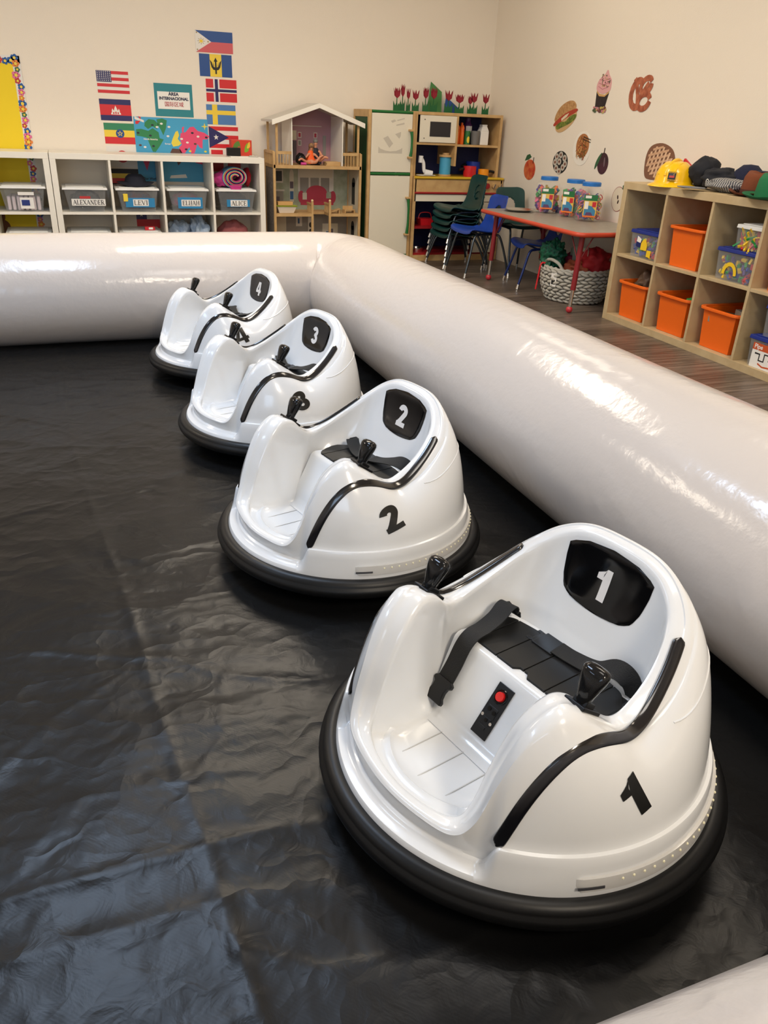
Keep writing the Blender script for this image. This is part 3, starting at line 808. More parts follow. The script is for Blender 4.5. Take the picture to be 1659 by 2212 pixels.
def frame_T(c, xdir, ydir):
    y = Vector(ydir).normalized(); x = Vector(xdir); x = (x - y * x.dot(y)).normalized(); z = x.cross(y)
    return Matrix(((x[0], y[0], z[0], c[0]), (x[1], y[1], z[1], c[1]), (x[2], y[2], z[2], c[2]), (0, 0, 0, 1)))
def car_belts(par, draped):
    # sideways sign: +v is the side nearer the viewer in the photo is v > 0
    if draped:
        P = [(-.088, -.128, .236), (-.076, -.128, .258), (-.060, -.125, .262), (-.035, -.120, .250), (-.005, -.118, .240), (.022, -.117, .236), (.042, -.115, .222), (.062, -.112, .192), (.082, -.109, .168)]
        U = [(.6, 0, .8), (.3, 0, 1), (0, 0, 1), (.2, 0, 1), (.15, 0, 1), (.4, 0, 1), (.85, 0, .7), (.85, 0, .55), (.8, 0, .6)]
        C = crom(P, 7); UU = crom(U, 7)
        b = MB(); b.ribbon(C, UU, .035, .0022); o = b.obj('seat_belt', web_m, par, smooth=True, ang=50)
        buckle(o, frame_T((.095, -.108, .150), (0, 1, 0), (-.63, 0, .77)), False)
        P = [(-.094, .142, .226), (-.094, .128, .252), (-.092, .100, .258), (-.085, .065, .240), (-.080, .02, .2345), (-.078, -.012, .2345)]
    else:
        P = [(-.088, -.128, .236), (-.080, -.120, .250), (-.070, -.100, .246), (-.062, -.070, .236), (-.058, -.04, .2345)]
        U = [(.5, .3, .8), (.3, .3, 1), (.1, .3, 1), (0, .1, 1), (0, 0, 1)]
        b = MB(); b.ribbon(crom(P, 7), crom(U, 7), .034, .0022); o = b.obj('seat_belt', web_m, par, smooth=True, ang=50)
        P = [(-.094, .142, .226), (-.090, .125, .254), (-.084, .095, .262), (-.078, .055, .252), (-.074, .015, .2400), (-.07, -.010, .2360)]
    U = [(.9, -.2, .3), (.8, 0, .5), (.6, 0, .8), (.25, 0, 1), (.1, 0, 1), (.1, 0, 1)]
    b = MB(); b.ribbon(crom(P, 7), crom(U, 7), .034, .0022); o = b.obj('seat_belt', web_m, par, smooth=True, ang=50)
    buckle(o, frame_T((P[-1][0] - .001, P[-1][1] - .018, P[-1][2] - .001), (1, 0, 0), (0, -1, 0)) , True)
def make_car(loc, heading, d, label, draped):
    par = thing('bumper_car', label, 'bumper car', loc, math.radians(heading), 'numbered white bumper cars in a row')
    par['group'] = 'numbered white bumper cars in a row'
    if d == '1':
        car_body(par); car_bumper(par)
        for s in (1, -1): car_strip(par, s); car_joystick(par, s); car_lights(par, s)
        car_mat(par); car_control(par)
        make_car.shared = [x for x in bpy.data.objects if x.parent == par]
    else:
        for x in make_car.shared: copy_tree(x, par)
    car_panel(par, d)
    for s in (1, -1): car_side_number(par, d, s)
    car_belts(par, draped)
    return par
CARZ = .006
make_car((.612, .860, CARZ), 194.7, '1', 'white bumper car numbered 1 with draped black seat belts, nearest the viewer', True)
make_car((.590, 1.722, CARZ), 194.0, '2', 'white bumper car numbered 2, second in the row behind number 1', False)
make_car((.598, 2.562, CARZ), 195.5, '3', 'white bumper car numbered 3, between cars 2 and 4', False)
make_car((.580, 3.395, CARZ), 194.0, '4', 'white bumper car numbered 4, farthest, against the far inflatable tube', False)
# ------------------------------------------------------------------ cube shelves
def cube_shelf(name, label, m, x0, x1, y0, y1, z1, cells, zmid, axis='x', loc=(0, 0, 0)):
    """open shelf; built around its own base. axis x: openings face -y, axis y: openings face -x"""
    L = x1 - x0; Dp = y1 - y0; t, ti = .038, .016
    root = thing(name, label, 'shelf', loc, 0)
    def bx(a, c, nm):
        if axis == 'y':   # length runs along -y, depth along +x
            a2 = (a[1], -c[0], a[2]); c2 = (c[1], -a[0], c[2]); a, c = a2, c2
        return MB().bb(a, c).obj(nm, m, root, smooth=False, bevel=.0012)
    bx((0, 0, z1 - t), (L, Dp, z1), 'top_panel'); bx((t, 0, 0), (L - t, Dp, t), 'bottom_panel')
    bx((0, 0, 0), (t, Dp, z1 - t), 'side_panel'); bx((L - t, 0, 0), (L, Dp, z1 - t), 'side_panel')
    cw = (L - 2 * t - (cells - 1) * ti) / cells; out = []
    for k in range(cells):
        a = t + k * (cw + ti); out.append((a, a + cw))
        if k < cells - 1: bx((a + cw, .002, t), (a + cw + ti, Dp, z1 - t), 'divider')
        bx((a, .004, zmid - ti), (a + cw, Dp, zmid), 'shelf_board')
    return root, out
ws, wc = cube_shelf('cube_shelf', 'white laminate cube shelf holding the named clear bins', shelf_w, -.092, 1.366, 6.10, 6.49, .745, 4, .372, 'x', (-.092, 6.10, 0))
ws2, wc2 = cube_shelf('cube_shelf', 'white laminate cube shelf cut by the left edge, under the yellow board', shelf_w, -1.554, -.096, 6.10, 6.49, .745, 4, .372, 'x', (-1.554, 6.10, 0))
bs, bc = cube_shelf('cube_shelf', 'birch cube shelf with orange bins along the right wall', birch, 0, 1.47, 0, .388, .773, 4, .388, 'y', (2.976, 4.0, 0))

# ------------------------------------------------------------------ clear storage bins
def cloth(name, c, r, sc, m, seed, amp=.25, n=36, parent=None, fr=2.2, flat=None):
    sd = Vector((seed * 3.1, seed * 1.7, seed))
    def fn(p):
        q = p * fr + sd; a = noise.noise(q) * amp; f = noise.noise(Vector((p[0] * 5, p[1] * 2, p[2] * 5)) + sd); return a + .10 * (1 - abs(f) * 2) * amp * 3
    b = MB(); b.sphere((0, 0, 0), r, sc, n, fn=fn)
    zmin = min(v[2] for v in b.v)
    for v in b.v: v[2] -= zmin
    if flat:
        for v in b.v: v[2] = min(v[2], flat)
    o = b.obj(name, m, parent, smooth=True, ang=120, loc=c); return o
lid_m = mat('translucent_white_lid', srgb(232, 232, 228), .35)
def clear_bin(x, y, z, w, d, h, label, lidm=lid_m, name='storage_bin', rz=0, group=None, lid=True):
    root = thing(name, label, 'storage bin', (x, y, z), rz, group)
    b = MB(); b.tray((-w * .38, w * .38, -d * .44, d * .44, 0), (-w * .46, w * .46, -d * .48, d * .48, h - .012), .002)
    b.obj('bin_body', clear_p, root, smooth=False)
    if lid:
        l = MB(); l.hexa((-w / 2, w / 2, -d / 2, d / 2, h - .016), (-w / 2 + .003, w / 2 - .003, -d / 2 + .003, d / 2 - .003, h - .002)); l.hexa((-w * .42, w * .42, -d * .42, d * .42, h - .002), (-w * .41, w * .41, -d * .41, d * .41, h + .003))
        l.obj('lid', lidm, root, smooth=False, bevel=.003)
    return root
def card(name, w, h, mats, parent, T, t=.0012):
    b = MB(); b.box((0, 0, t / 2), (w, h, t)); o = b.obj(name, mats, parent, smooth=False); o.matrix_local = T; return o
ink = mat('black_ink', (.012, .012, .012), .6)
lblue = mat('label_blue', srgb(40, 130, 180), .5)
F = lambda x, y, z: Matrix(((1, 0, 0, x), (0, 0, -1, y), (0, 1, 0, z), (0, 0, 0, 1)))
names = [('ALEXANDER', .118, None), ('LEVI', .455, (.20, .062)), ('ELIJAH', .803, (.175, .075)), ('ALICE', 1.150, (.17, .05))]
stuffc = [[srgb(60, 66, 64), srgb(120, 122, 118)], [srgb(150, 40, 70), srgb(46, 60, 120)], [srgb(190, 180, 190), srgb(210, 110, 150)], [srgb(30, 34, 46), srgb(18, 20, 28)]]
for k, (nm, cx, bl) in enumerate(names):
    cell = wc[k]; cx = -.092 + (cell[0] + cell[1]) / 2 - .004
    r = clear_bin(cx, 6.275, .3725, .298, .32, .158, 'clear bin with white lid and name card %s on the white shelf' % nm, group=None)
    yy = -.1425
    if bl: card('backing_card', bl[0], bl[1], lblue, r, F(.012, yy - .006, .062))
    cw = {'ALEXANDER': .222, 'LEVI': .105, 'ELIJAH': .135, 'ALICE': .125}[nm]
    c = card('name_card', cw, .044, paper, r, F(.016, yy - .008, .062))
    serif_word('lettering', nm, .030, ink, c, Matrix.Translation((0, 0, .0014)), width=cw * .92)
    if nm == 'ALEXANDER': card('sticker', .07, .016, mat('sticker_red', srgb(190, 50, 50), .5), r, F(-.005, yy - .009, .094))
    if nm == 'LEVI':
        s = card('cartoon_sticker', .03, .05, mat('sticker_yellow', srgb(240, 210, 60), .5), r, F(-.085, yy - .009, .095)); 
    cm = [mat('clothes_%s' % nm.lower(), tuple(v_ * .45 for v_ in stuffc[k][0]), .8, var=(25, tuple(v_ * .55 for v_ in stuffc[k][1])))]
    o = cloth('folded_clothes', (cx, 6.275, .3765), .09, (1.12, 1.35, .68), cm, k + 2, .14, 40, flat=.128); tag(o, 'crumpled clothes packed inside the clear bin named %s' % nm, 'clothes')
# left shelf bin with a white pack inside
r = clear_bin(-.290, 6.275, .3725, .302, .32, .162, 'clear bin with white lid full of folded nappies beside the shelf joint'); 
card('paper_label', .085, .07, paper, r, F(.02, -.153, .055)); card('label_print', .05, .035, mat('label_navy', srgb(30, 50, 120), .5), r, F(.012, -.156, .058)); card('name_strip', .10, .02, paper, r, F(.02, -.154, .115))
for i in range(8):
    b = MB(); b.box((0, 0, .045), (.022, .20, .09), rz=.05 * (i % 3 - 1)); o = b.obj('nappy', mat('nappy_white', srgb(222, 205, 210), .8), loc=(-.380 + .026 * i, 6.27, .3765), bevel=.008, seg=3, smooth=True)
    tag(o, '%s in the row inside the leftmost clear bin' % ['first folded nappy from the left', 'second folded nappy from the left', 'third folded nappy from the left', 'folded nappy just left of the middle', 'folded nappy just right of the middle', 'third folded nappy from the right', 'second folded nappy from the right', 'last folded nappy at the right'][i], 'nappy', 'folded nappies in the clear bin')
r = clear_bin(-.642, 6.275, .3725, .29, .32, .162, 'clear bin with purple cloth at the left picture edge')
tag(cloth('folded_clothes', (-.642, 6.275, .3765), .09, (1.12, 1.35, .7), mat('purple_cloth', srgb(120, 90, 170), .8, var=(30, srgb(210, 200, 230))), 12, .14, flat=.13), 'purple and white cloth inside the bin cut by the left edge', 'clothes')
# lower row
for k, cx in enumerate((.106, .455)):
    clear_bin(cx, 6.275, .0385, .298, .32, .200, ['clear bin with dull lid in the bottom row under ALEXANDER', 'clear bin in the bottom row under LEVI with a red packet on top'][k])
clear_bin(-.29, 6.275, .0385, .298, .32, .200, 'clear bin with dull lid in the bottom row left of the shelf joint')
b = MB(); b.box((0, 0, .012), (.07, .05, .024), m=0); b.box((.006, -.026, .013), (.03, .002, .014), m=1)
tag(b.obj('wipes_packet', [mat('packet_red', srgb(200, 40, 50), .4), paper], loc=(.525, 6.20, .2420), bevel=.006, smooth=True), 'small red and white packet lying on the bottom row bin lid', 'packet')
fle = mat('blue_grey_fleece', srgb(172, 188, 206), .95, var=(40, srgb(146, 164, 184)), bump=(120, .6, .004))
tag(cloth('fleece_blanket', (.735, 6.29, .0385), .135, (.66, .78, .82), fle, 3, .45, 60), 'crumpled blue grey fleece blanket stuffed left in the cube under ELIJAH', 'blanket', None)
tag(cloth('fleece_blanket', (.885, 6.28, .0385), .122, (.55, .85, .98), fle, 8, .45, 60), 'pale blue fleece blanket bunched at the right of the cube under ELIJAH', 'blanket', None)
tag(cloth('knit_hat', (1.145, 6.26, .0385), .125, (.95, .8, .98), mat('dusty_pink_knit', srgb(150, 84, 84), .95, bump=(150, .5, .004)), 5, .18, 48), 'dusty pink knitted hat in the cube under ALICE', 'hat')
# black hat on the LEVI bin and rolled blanket on the ALICE bin
b = MB(); b.lathe([(.125, .004), (.13, .008), (.09, .012), (.075, .02), (.066, .05), (.045, .07), (0, .075)], 40, fn=lambda r, z, t: (r, z + (.012 * math.cos(2 * t) if r > .085 else 0) + .006)); 
tag(b.obj('sun_hat', mat('dark_navy_felt', srgb(26, 28, 40), .9), loc=(.46, 6.27, .5345), smooth=True), 'dark floppy hat resting on the LEVI bin lid', 'hat')
root = thing('rolled_towel', 'rolled pink, yellow and blue towel lying on the ALICE bin', 'towel', (1.165, 6.16, .5345))
tw = [mat('towel_pink', srgb(190, 60, 130), .95, bump=(200, .5, .003)), mat('towel_yellow', srgb(228, 190, 40), .95), mat('towel_blue', srgb(120, 180, 220), .95)]
for ci in range(3):
    b = MB(); P = []
    for i in range(90):
        a = i * .19 + .5; r_ = .010 + .0034 * a + ci * .0046 * (1 if a > .4 else .5); P.append((r_ * math.cos(a) * 1.25, 0, .072 + r_ * math.sin(a) * .95))
    b.ribbon([(p[0], 0, p[2]) for p in P], [(math.cos(i * .19 + .5), 0, math.sin(i * .19 + .5)) for i in range(90)], .17 - .01 * ci, .0046)
    o = b.obj('towel_layer', tw[ci], root, smooth=True); o.location.y = .085
b = cloth('towel_fold', (-.085, .09, .0), .055, (1.15, 1.2, .9), tw[0], 4, .35, parent=root)
b = MB(); b.grid(8, 8, lambda i, j: (-.06 + .10 * i / 7 * (1 - .5 * j / 7) + .03 * j / 7, -.022 - .012 * (j > 3) + .002 * math.sin(i), .022 - .045 * j / 7)); b.obj('towel_corner', tw[0], root, solid=.006, smooth=True)
tag(cloth('folded_clothes', (1.272, 6.3, .5345), .055, (.5, 1.5, 1.1), mat('red_cloth', srgb(170, 20, 35), .9), 6, .2), 'bright red cloth wedged right of the rolled towel', 'clothes')

# ------------------------------------------------------------------ posters on the back wall
def poster(name, label, x, z, w, h, cat, mats, polys, group=None, dy=0.0, tilt=0, t=.0012):
    """flat sheet fixed to the back wall; polys = (points in -1..1 units, material index, layer)"""
    b = MB(); b.box((0, 0, t / 2), (w, h, t), m=0)
    for i, (pts, mi, ly) in enumerate(polys):
        P = [(p[0] * w / 2, p[1] * h / 2) for p in pts]; b.prism(P, .0003, m=mi, z0=t + .0004 * (ly - 1) + .000012 * i)
    o = b.obj(name, mats, None, smooth=False)
    o.matrix_world = T_BACK(x, z, 6.4995 - dy) @ Matrix.Rotation(tilt, 4, 'Z')
    return tag(o, label, cat, group)
def rect(x0, x1, y0, y1): return [(x0, y0), (x1, y0), (x1, y1), (x0, y1)]
def star(cx, cy, r, asp=1, n=5, r2=.4, rot=PI / 2):
    return [(cx + (r if i % 2 == 0 else r * r2) * math.cos(rot + PI * i / n) / asp, cy + (r if i % 2 == 0 else r * r2) * math.sin(rot + PI * i / n)) for i in range(2 * n)]
fr_ = mat('flag_red', srgb(206, 36, 44), .35); fb_ = mat('flag_navy', srgb(34, 32, 92), .35); fw_ = mat('flag_white', srgb(228, 224, 216), .4); fy_ = mat('flag_yellow', srgb(236, 204, 60), .4)
fg_ = mat('flag_green', srgb(46, 130, 90), .4); fbl = mat('flag_blue', srgb(28, 74, 140), .4); flb = mat('flag_light_blue', srgb(76, 124, 180), .4); fpk = mat('flag_faded_red', srgb(205, 90, 96), .5); fk_ = mat('flag_black', srgb(16, 16, 18), .5)
P = []
for i in range(4): P.append((rect(-1, 1, 1 - (2 * i + 1) * 2 / 7, 1 - 2 * i * 2 / 7), 1, 1))
P.append((rect(-1, -.08, 0, 1), 2, 2))
for i in range(7):
    for j in range(6): P.append((star(-.92 + i * .128, .92 - j * .16, .068, 1.5), 0, 3))
FLG = 'paper flags on the back wall'
FT = 'paper flag'
poster('paper_flag', 'flag with red and white stripes and starred navy corner, top of the left column', .391, 1.188, .215, .138, FT, [fw_, fr_, fb_], P, FLG)
tp = [(-.32, -.46), (.32, -.46), (.30, -.30), (.26, -.3), (.25, -.05), (.2, .1), (.15, -.05), (.12, -.1), (.08, .1), (0, .38), (-.08, .1), (-.12, -.1), (-.15, -.05), (-.2, .1), (-.25, -.05), (-.26, -.3), (-.30, -.3)]
tp = [(a, b_ + .04) for a, b_ in tp]
poster('paper_flag', 'flag with navy bands and white temple on red, second in the left column', .390, 1.014, .213, .136, FT, [fr_, fb_, fw_], [(rect(-1, 1, .5, 1), 1, 1), (rect(-1, 1, -1, -.5), 1, 1), (tp, 2, 1), (rect(-.18, -.1, -.38, -.2), 0, 2), (rect(-.04, .04, -.38, -.15), 0, 2), (rect(.1, .18, -.38, -.2), 0, 2)], FLG)
poster('paper_flag', 'green, yellow and red striped flag with a blue star disc', .404, .863, .216, .135, FT, [fy_, fg_, fr_, fbl], [(rect(-1, 1, .33, 1), 1, 1), (rect(-1, 1, -1, -.33), 2, 1), (ellipse(0, 0, .27, .42), 3, 2), (star(0, 0, .3, 1.5), 0, 3), (star(0, 0, .17, 1.5), 3, 4)], FLG)
poster('paper_flag', 'white flag with red disc, half hidden by the white shelf top', .404, .712, .216, .140, FT, [fw_, fr_], [(ellipse(0, 0, .38, .58, 36), 1, 1)], FLG)
poster('paper_flag', 'black, yellow and red striped flag behind the LEVI cube', .404, .560, .216, .140, FT, [fk_, fy_, fr_], [(rect(-1, 1, .1, .55), 1, 1), (rect(-1, 1, -.4, .1), 2, 1)], FLG)
sun = [(ellipse(-.70, .02, .095, .155, 20), 3, 3)] + [([(-.70 + .12 * math.cos(a - .18), .02 + .2 * math.sin(a - .18)), (-.70 + .225 * math.cos(a), .02 + .36 * math.sin(a)), (-.70 + .12 * math.cos(a + .18), .02 + .2 * math.sin(a + .18))], 4, 3) for a in [PI * i / 4 for i in range(8)]]
gd = mat('flag_gold', srgb(150, 120, 50), .5)
poster('paper_flag', 'blue over faded red flag with a yellow sun, topmost in the tall column', 1.114, 1.476, .265, .133, FT, [fbl, fpk, fw_, fy_, gd],
       [(rect(-1, 1, -1, 0), 1, 1), ([(-1, 1), (-1, -1), (-.16, 0)], 2, 2)] + sun + [(star(-.92, .8, .12, 2), 4, 3), (star(-.92, -.78, .12, 2), 4, 3), (star(-.33, 0, .12, 2), 4, 3)], FLG)
tr = [[(-.05, -.75), (.05, -.75), (.05, .45), (-.05, .45)], [(-.12, .35), (.12, .35), (0, .72)], [(-.36, .5), (-.24, .3), (-.17, -.05), (-.02, -.2), (.02, -.2), (.17, -.05), (.24, .3), (.36, .5), (.27, -.15), (.16, -.38), (0, -.42), (-.16, -.38), (-.27, -.15)], [(-.16, -.05), (-.11, -.05), (-.17, .35)], [(.16, -.05), (.11, -.05), (.17, .35)]]
poster('paper_flag', 'blue and yellow vertical flag with black trident', 1.117, 1.330, .234, .142, FT, [fbl, fy_, fk_], [(rect(-.36, .36, -1, 1), 1, 1)] + [(t_, 2, 2) for t_ in tr], FLG)
poster('paper_flag', 'red flag with navy cross edged in white', 1.150, 1.171, .224, .146, FT, [fr_, fw_, fb_], [(rect(-.52, -.12, -1, 1), 1, 1), (rect(-1, 1, -.22, .22), 1, 1), (rect(-.42, -.22, -1, 1), 2, 2), (rect(-1, 1, -.12, .12), 2, 2)], FLG)
poster('paper_flag', 'light blue flag with yellow cross', 1.139, 1.013, .216, .132, FT, [flb, fy_], [(rect(-.6, -.25, -1, 1), 1, 1), (rect(-1, 1, -.01, .42), 1, 1)], FLG)
poster('paper_flag', 'red and white striped flag with white star on a navy triangle', 1.150, .861, .220, .146, FT, [fw_, fr_, fb_], [(rect(-1, 1, .62, 1), 1, 1), (rect(-1, 1, -.2, .2), 1, 1), (rect(-1, 1, -1, -.62), 1, 1), ([(-1, 1), (-1, -1), (.35, 0)], 2, 2), (star(-.52, 0, .28, 1.5), 0, 3)], FLG)
poster('paper_flag', 'mostly red flag behind the rolled towel, lowest of the tall column', 1.160, .700, .220, .150, FT, [fr_, fw_], [(rect(-.2, .1, -1, 1), 1, 1)], FLG)
poster('paper_flag', 'navy, white and red star flag seen through the bottom shelf cube', .545, .280, .170, .130, FT, [fw_, fr_, fb_], [(rect(-1, -.1, 0, 1), 2, 1), (rect(-1, 1, -1, 0), 1, 1), (star(-.55, .5, .25, 1.3), 0, 2)], FLG)
# sign
teal = mat('teal_card', srgb(38, 130, 140), .55)
sg = thing('wall_sign', 'teal card sign reading AREA INTERNACIONAL with red Chinese characters', 'sign', (.801, 6.4995, 1.093))
FB = Matrix(((1, 0, 0, 0), (0, 0, -1, 0), (0, 1, 0, 0), (0, 0, 0, 1)))
card('card_backing', .270, .212, teal, sg, FB); pp = card('paper_panel', .228, .112, paper, sg, FB @ Matrix.Translation((0, -.002, .0013)))
nav = mat('navy_ink', srgb(24, 30, 66), .6); rd = mat('red_ink', srgb(176, 60, 66), .6)
text('lettering', '\u00c1REA', .029, nav, pp, Matrix.Translation((0, .041, .0018)), bold=.0012); text('lettering', 'INTERNACIONAL', .0262, nav, pp, Matrix.Translation((0, .012, .0018)), bold=.0012); text('lettering', '\u56fd\u9645\u533a\u57df', .034, rd, pp, Matrix.Translation((0, -.026, .0018)), bold=.0003)
# world map
def mp(P): return [((p[0] - 767) / 327., (p[1] - 1035) / -152.) for p in P]
ocean = mat('map_ocean', srgb(62, 158, 200), .45); mg = mat('map_green', srgb(40, 128, 76), .5); mpk = mat('map_pink', srgb(222, 70, 110), .5); my = mat('map_yellow', srgb(228, 208, 70), .5); mbr = mat('map_brown', srgb(92, 60, 50), .5); mk = mat('map_dark', srgb(30, 40, 50), .5)
lands = [([(455, 990), (500, 985), (560, 1000), (600, 975), (650, 1010), (655, 1060), (690, 1070), (650, 1130), (610, 1180), (585, 1178), (560, 1110), (545, 1060), (500, 1050), (455, 1045)], 1), ([(535, 930), (570, 900), (620, 905), (655, 940), (640, 985), (600, 960), (560, 985), (530, 960)], 1),
         ([(640, 900), (690, 890), (730, 905), (718, 970), (690, 1035), (672, 990), (650, 950)], 1), ([(770, 1060), (800, 1000), (820, 990), (830, 1030), (815, 1060), (845, 1100), (820, 1120), (770, 1130), (755, 1100)], 3),
         ([(845, 1010), (890, 1000), (930, 955), (965, 950), (1000, 985), (1060, 1000), (1105, 1030), (1085, 1055), (1040, 1060), (1035, 1140), (1010, 1130), (990, 1100), (960, 1180), (930, 1190), (915, 1130), (870, 1185), (835, 1180), (820, 1140), (850, 1110), (835, 1060)], 2),
         ([(735, 1190), (760, 1145), (830, 1150), (850, 1190)], 4), ([(860, 960), (880, 950), (870, 1010), (858, 1000)], 2)]
mpo = [(mp(p), m_, 1) for p, m_ in lands]
for x, y, c_ in ((470, 1020, 5), (575, 1040, 5), (600, 950, 5), (595, 1130, 5), (950, 1005, 5), (850, 1060, 6), (900, 1090, 6), (1000, 1035, 6), (970, 1100, 4), (885, 1150, 5), (1075, 1040, 5), (920, 1165, 3), (520, 1140, 6), (480, 1125, 4), (730, 1040, 6), (1060, 1165, 3), (745, 960, 6), (640, 965, 6), (680, 935, 6)):
    mpo.append((mp(ellipse(x, y, 13, 9, 10)), c_, 2))
mpo += [(mp([(450, 880), (530, 912), (528, 930), (450, 905)]), 6, 2), (mp([(455, 920), (500, 915), (475, 945), (455, 945)]), 7, 3), (mp([(480, 880), (505, 884), (500, 905)]), 7, 3)]
mpo += [(mp([(1065 + (32 if i % 2 == 0 else 9) * math.cos(PI * i / 4), 945 + (32 if i % 2 == 0 else 9) * math.sin(PI * i / 4)) for i in range(8)]), 3, 2)]
b = MB(); b.box((0, -.098, .0006), (.529, .430, .0012), m=0)
for pts, mi, ly in mpo: b.prism([(p[0] * .2645, p[1] * .117) for p in pts], .0004, m=mi, z0=.0012 + .0004 * (ly - 1))
for pts, mi in (([(-.25, -.13), (-.20, -.12), (-.17, -.16), (-.2, -.24), (-.22, -.18)], 2), ([(0, -.12), (.05, -.13), (.06, -.17), (.03, -.2)], 4), ([(.14, -.13), (.2, -.13), (.21, -.19), (.16, -.18)], 2), ([(-.03, -.27), (.08, -.26), (.09, -.285), (-.04, -.29)], 6)): b.prism(pts, .0004, m=mi, z0=.0012)
mo = b.obj('world_map_poster', [ocean, mg, mpk, my, mbr, mk, fw_, fr_], smooth=False); mo.matrix_world = T_BACK(.7695, .861, 6.4978)
tag(mo, 'bright blue illustrated world map poster behind the white shelf', 'poster')
text('lettering', 'North America', .016, paper, mo, Matrix.Translation((-.155, -.028, .0026)), bold=.0003); text('lettering', 'Europe', .014, paper, mo, Matrix.Translation((-.035, -.055, .0026)), bold=.0003); text('lettering', 'Our World', .022, ink, mo, Matrix.Translation((-.18, -.295, .0026)), bold=.0004)
# yellow board with a flowered border
bd = thing('bulletin_board', 'yellow paper board with a multicoloured flower border at the left edge', 'bulletin board', (-.60, 6.4995, .70))
yb = MB(); yb.box((0, 0, .001), (.80, 1.20, .002)); o = yb.obj('backing_paper', mat('yellow_paper', srgb(238, 208, 30), .7, bump=(3, .3, .03)), bd, smooth=False); o.matrix_local = FB
bb_ = MB(); cols = [mat('border_white', srgb(225, 222, 216), .5), mat('border_blue', srgb(30, 90, 160), .5), mat('border_pink', srgb(220, 110, 150), .5), mat('border_orange', srgb(226, 130, 50), .5), mat('border_green', srgb(60, 110, 70), .5), mat('border_red', srgb(190, 50, 50), .5), fy_]
bb_.box((.382, 0, .0028), (.05, 1.225, .0012), m=0); bb_.box((0, .590, .0028), (.81, .045, .0012), m=0)
rng = random.Random(3)
def flower(cx, cy, r, mi):
    for i in range(5): bb_.prism(ellipse(cx + r * .62 * math.cos(i * 1.2566), cy + r * .62 * math.sin(i * 1.2566), r * .45, r * .45, 10), .0004, m=mi, z0=.0034 + .0001 * mi)
    bb_.prism(ellipse(cx, cy, r * .4, r * .4, 10), .0005, m=6, z0=.0044)
y_ = .60; i = 0
while y_ > -.60: flower(.38 + rng.uniform(-.012, .010), y_, rng.uniform(.016, .028), [1, 3, 4, 2, 5, 1, 2, 3][i % 8]); y_ -= .034; i += 1
x_ = .35
while x_ > -.4: flower(x_, .588 + rng.uniform(-.01, .01), rng.uniform(.014, .026), rng.choice([1, 2, 3, 4, 5])); x_ -= .036
o = bb_.obj('flower_border', cols, bd, smooth=False); o.matrix_local = FB
an = MB(); ab = mat('bear_brown', srgb(110, 66, 40), .7)
for c, rx, ry in (((.10, -.40), .055, .05), ((.06, -.36), .02, .02), ((.14, -.36), .02, .02), ((.11, -.47), .07, .055)): an.prism(ellipse(c[0], c[1], rx, ry, 20), .0006, z0=.0024 + .0001 * rx)
o = an.obj('brown_animal_cutout', ab, bd, smooth=False); o.matrix_local = FB
# things on the white shelf
bxr = thing('toy_box', 'small red and green printed box standing on the white shelf', 'box', (1.235, 6.30, .745))
b = MB(); b.box((0, 0, .055), (.150, .09, .11)); b.obj('carton', mat('box_red', srgb(208, 60, 36), .4), bxr, smooth=False, bevel=.002)
for k, (px_, w_, z0, z1, c) in enumerate(((-.040, .055, .02, .1, srgb(90, 130, 50)), (.035, .03, .03, .09, srgb(120, 170, 40)), (.05, .022, .055, .1, srgb(230, 190, 60)), (-.03, .03, .03, .07, srgb(190, 80, 50)))):
    b = MB(); b.prism(smooth_poly([(px_ - w_ / 2, z0), (px_ + w_ / 2, z0 + .01), (px_ + w_ * .4, z1), (px_ - w_ * .3, z1 - .02)], 4), .0006 + .0001 * k); o = b.obj('printed_picture', mat('print_%d' % k, c, .4), bxr, smooth=False); o.matrix_local = F(0, -.0455, 0)
b = MB(); b.box((0, 0, .0275), (.100, .035, .055)); tag(b.obj('black_case', black, loc=(1.165, 6.215, .7495), bevel=.003), 'small black case on the shelf in front of the red box', 'case')
cbm = thing('clipboard', 'white clipboard lying on the right end of the white shelf', 'clipboard', (1.24, 6.215, .7452)); MB().box((0, 0, .002), (.22, .16, .004)).obj('board', paper, cbm, smooth=False, bevel=.001)
b = MB(); b.box((.055, -.072, .008), (.07, .022, .006)); b.cyl((.025, -.08, .010), (.085, -.08, .010), .005, n=10); b.obj('clip', chrome, cbm)

# ------------------------------------------------------------------ dollhouse
dh = thing('dollhouse', 'tall open wooden dollhouse with white gabled roof', 'dollhouse', (1.775, 6.10, 0))
def part(nm, m, par, fn, **k):
    b = MB(); fn(b); k.setdefault('smooth', False); return b.obj(nm, m, par, **k)
W2 = .335; DD = .30
for s in (-1, 1):
    for y in (0, DD - .018):
        part('post', pine, dh, lambda b: b.bb((s * W2 - .009, y, 0), (s * W2 + .009, y + .018, .79 if y == 0 else .79)), bevel=.001)
        part('roof_post', pine, dh, lambda b: b.bb((s * .312 - .008, y + .002, .70), (s * .312 + .008, y + .016, 1.0)))
part('floor_board', pine, dh, lambda b: b.bb((-W2 - .005, .000, .680), (W2 + .005, DD, .703)))
part('floor_board', pine, dh, lambda b: (b.bb((-W2, .004, .345), (-.045, DD, .366)), b.bb((.095, .004, .345), (W2, DD, .366)), b.bb((-.045, .16, .345), (.095, DD, .366))))
part('floor_board', pine, dh, lambda b: b.bb((-W2, 0, .0), (W2, DD, .03)))
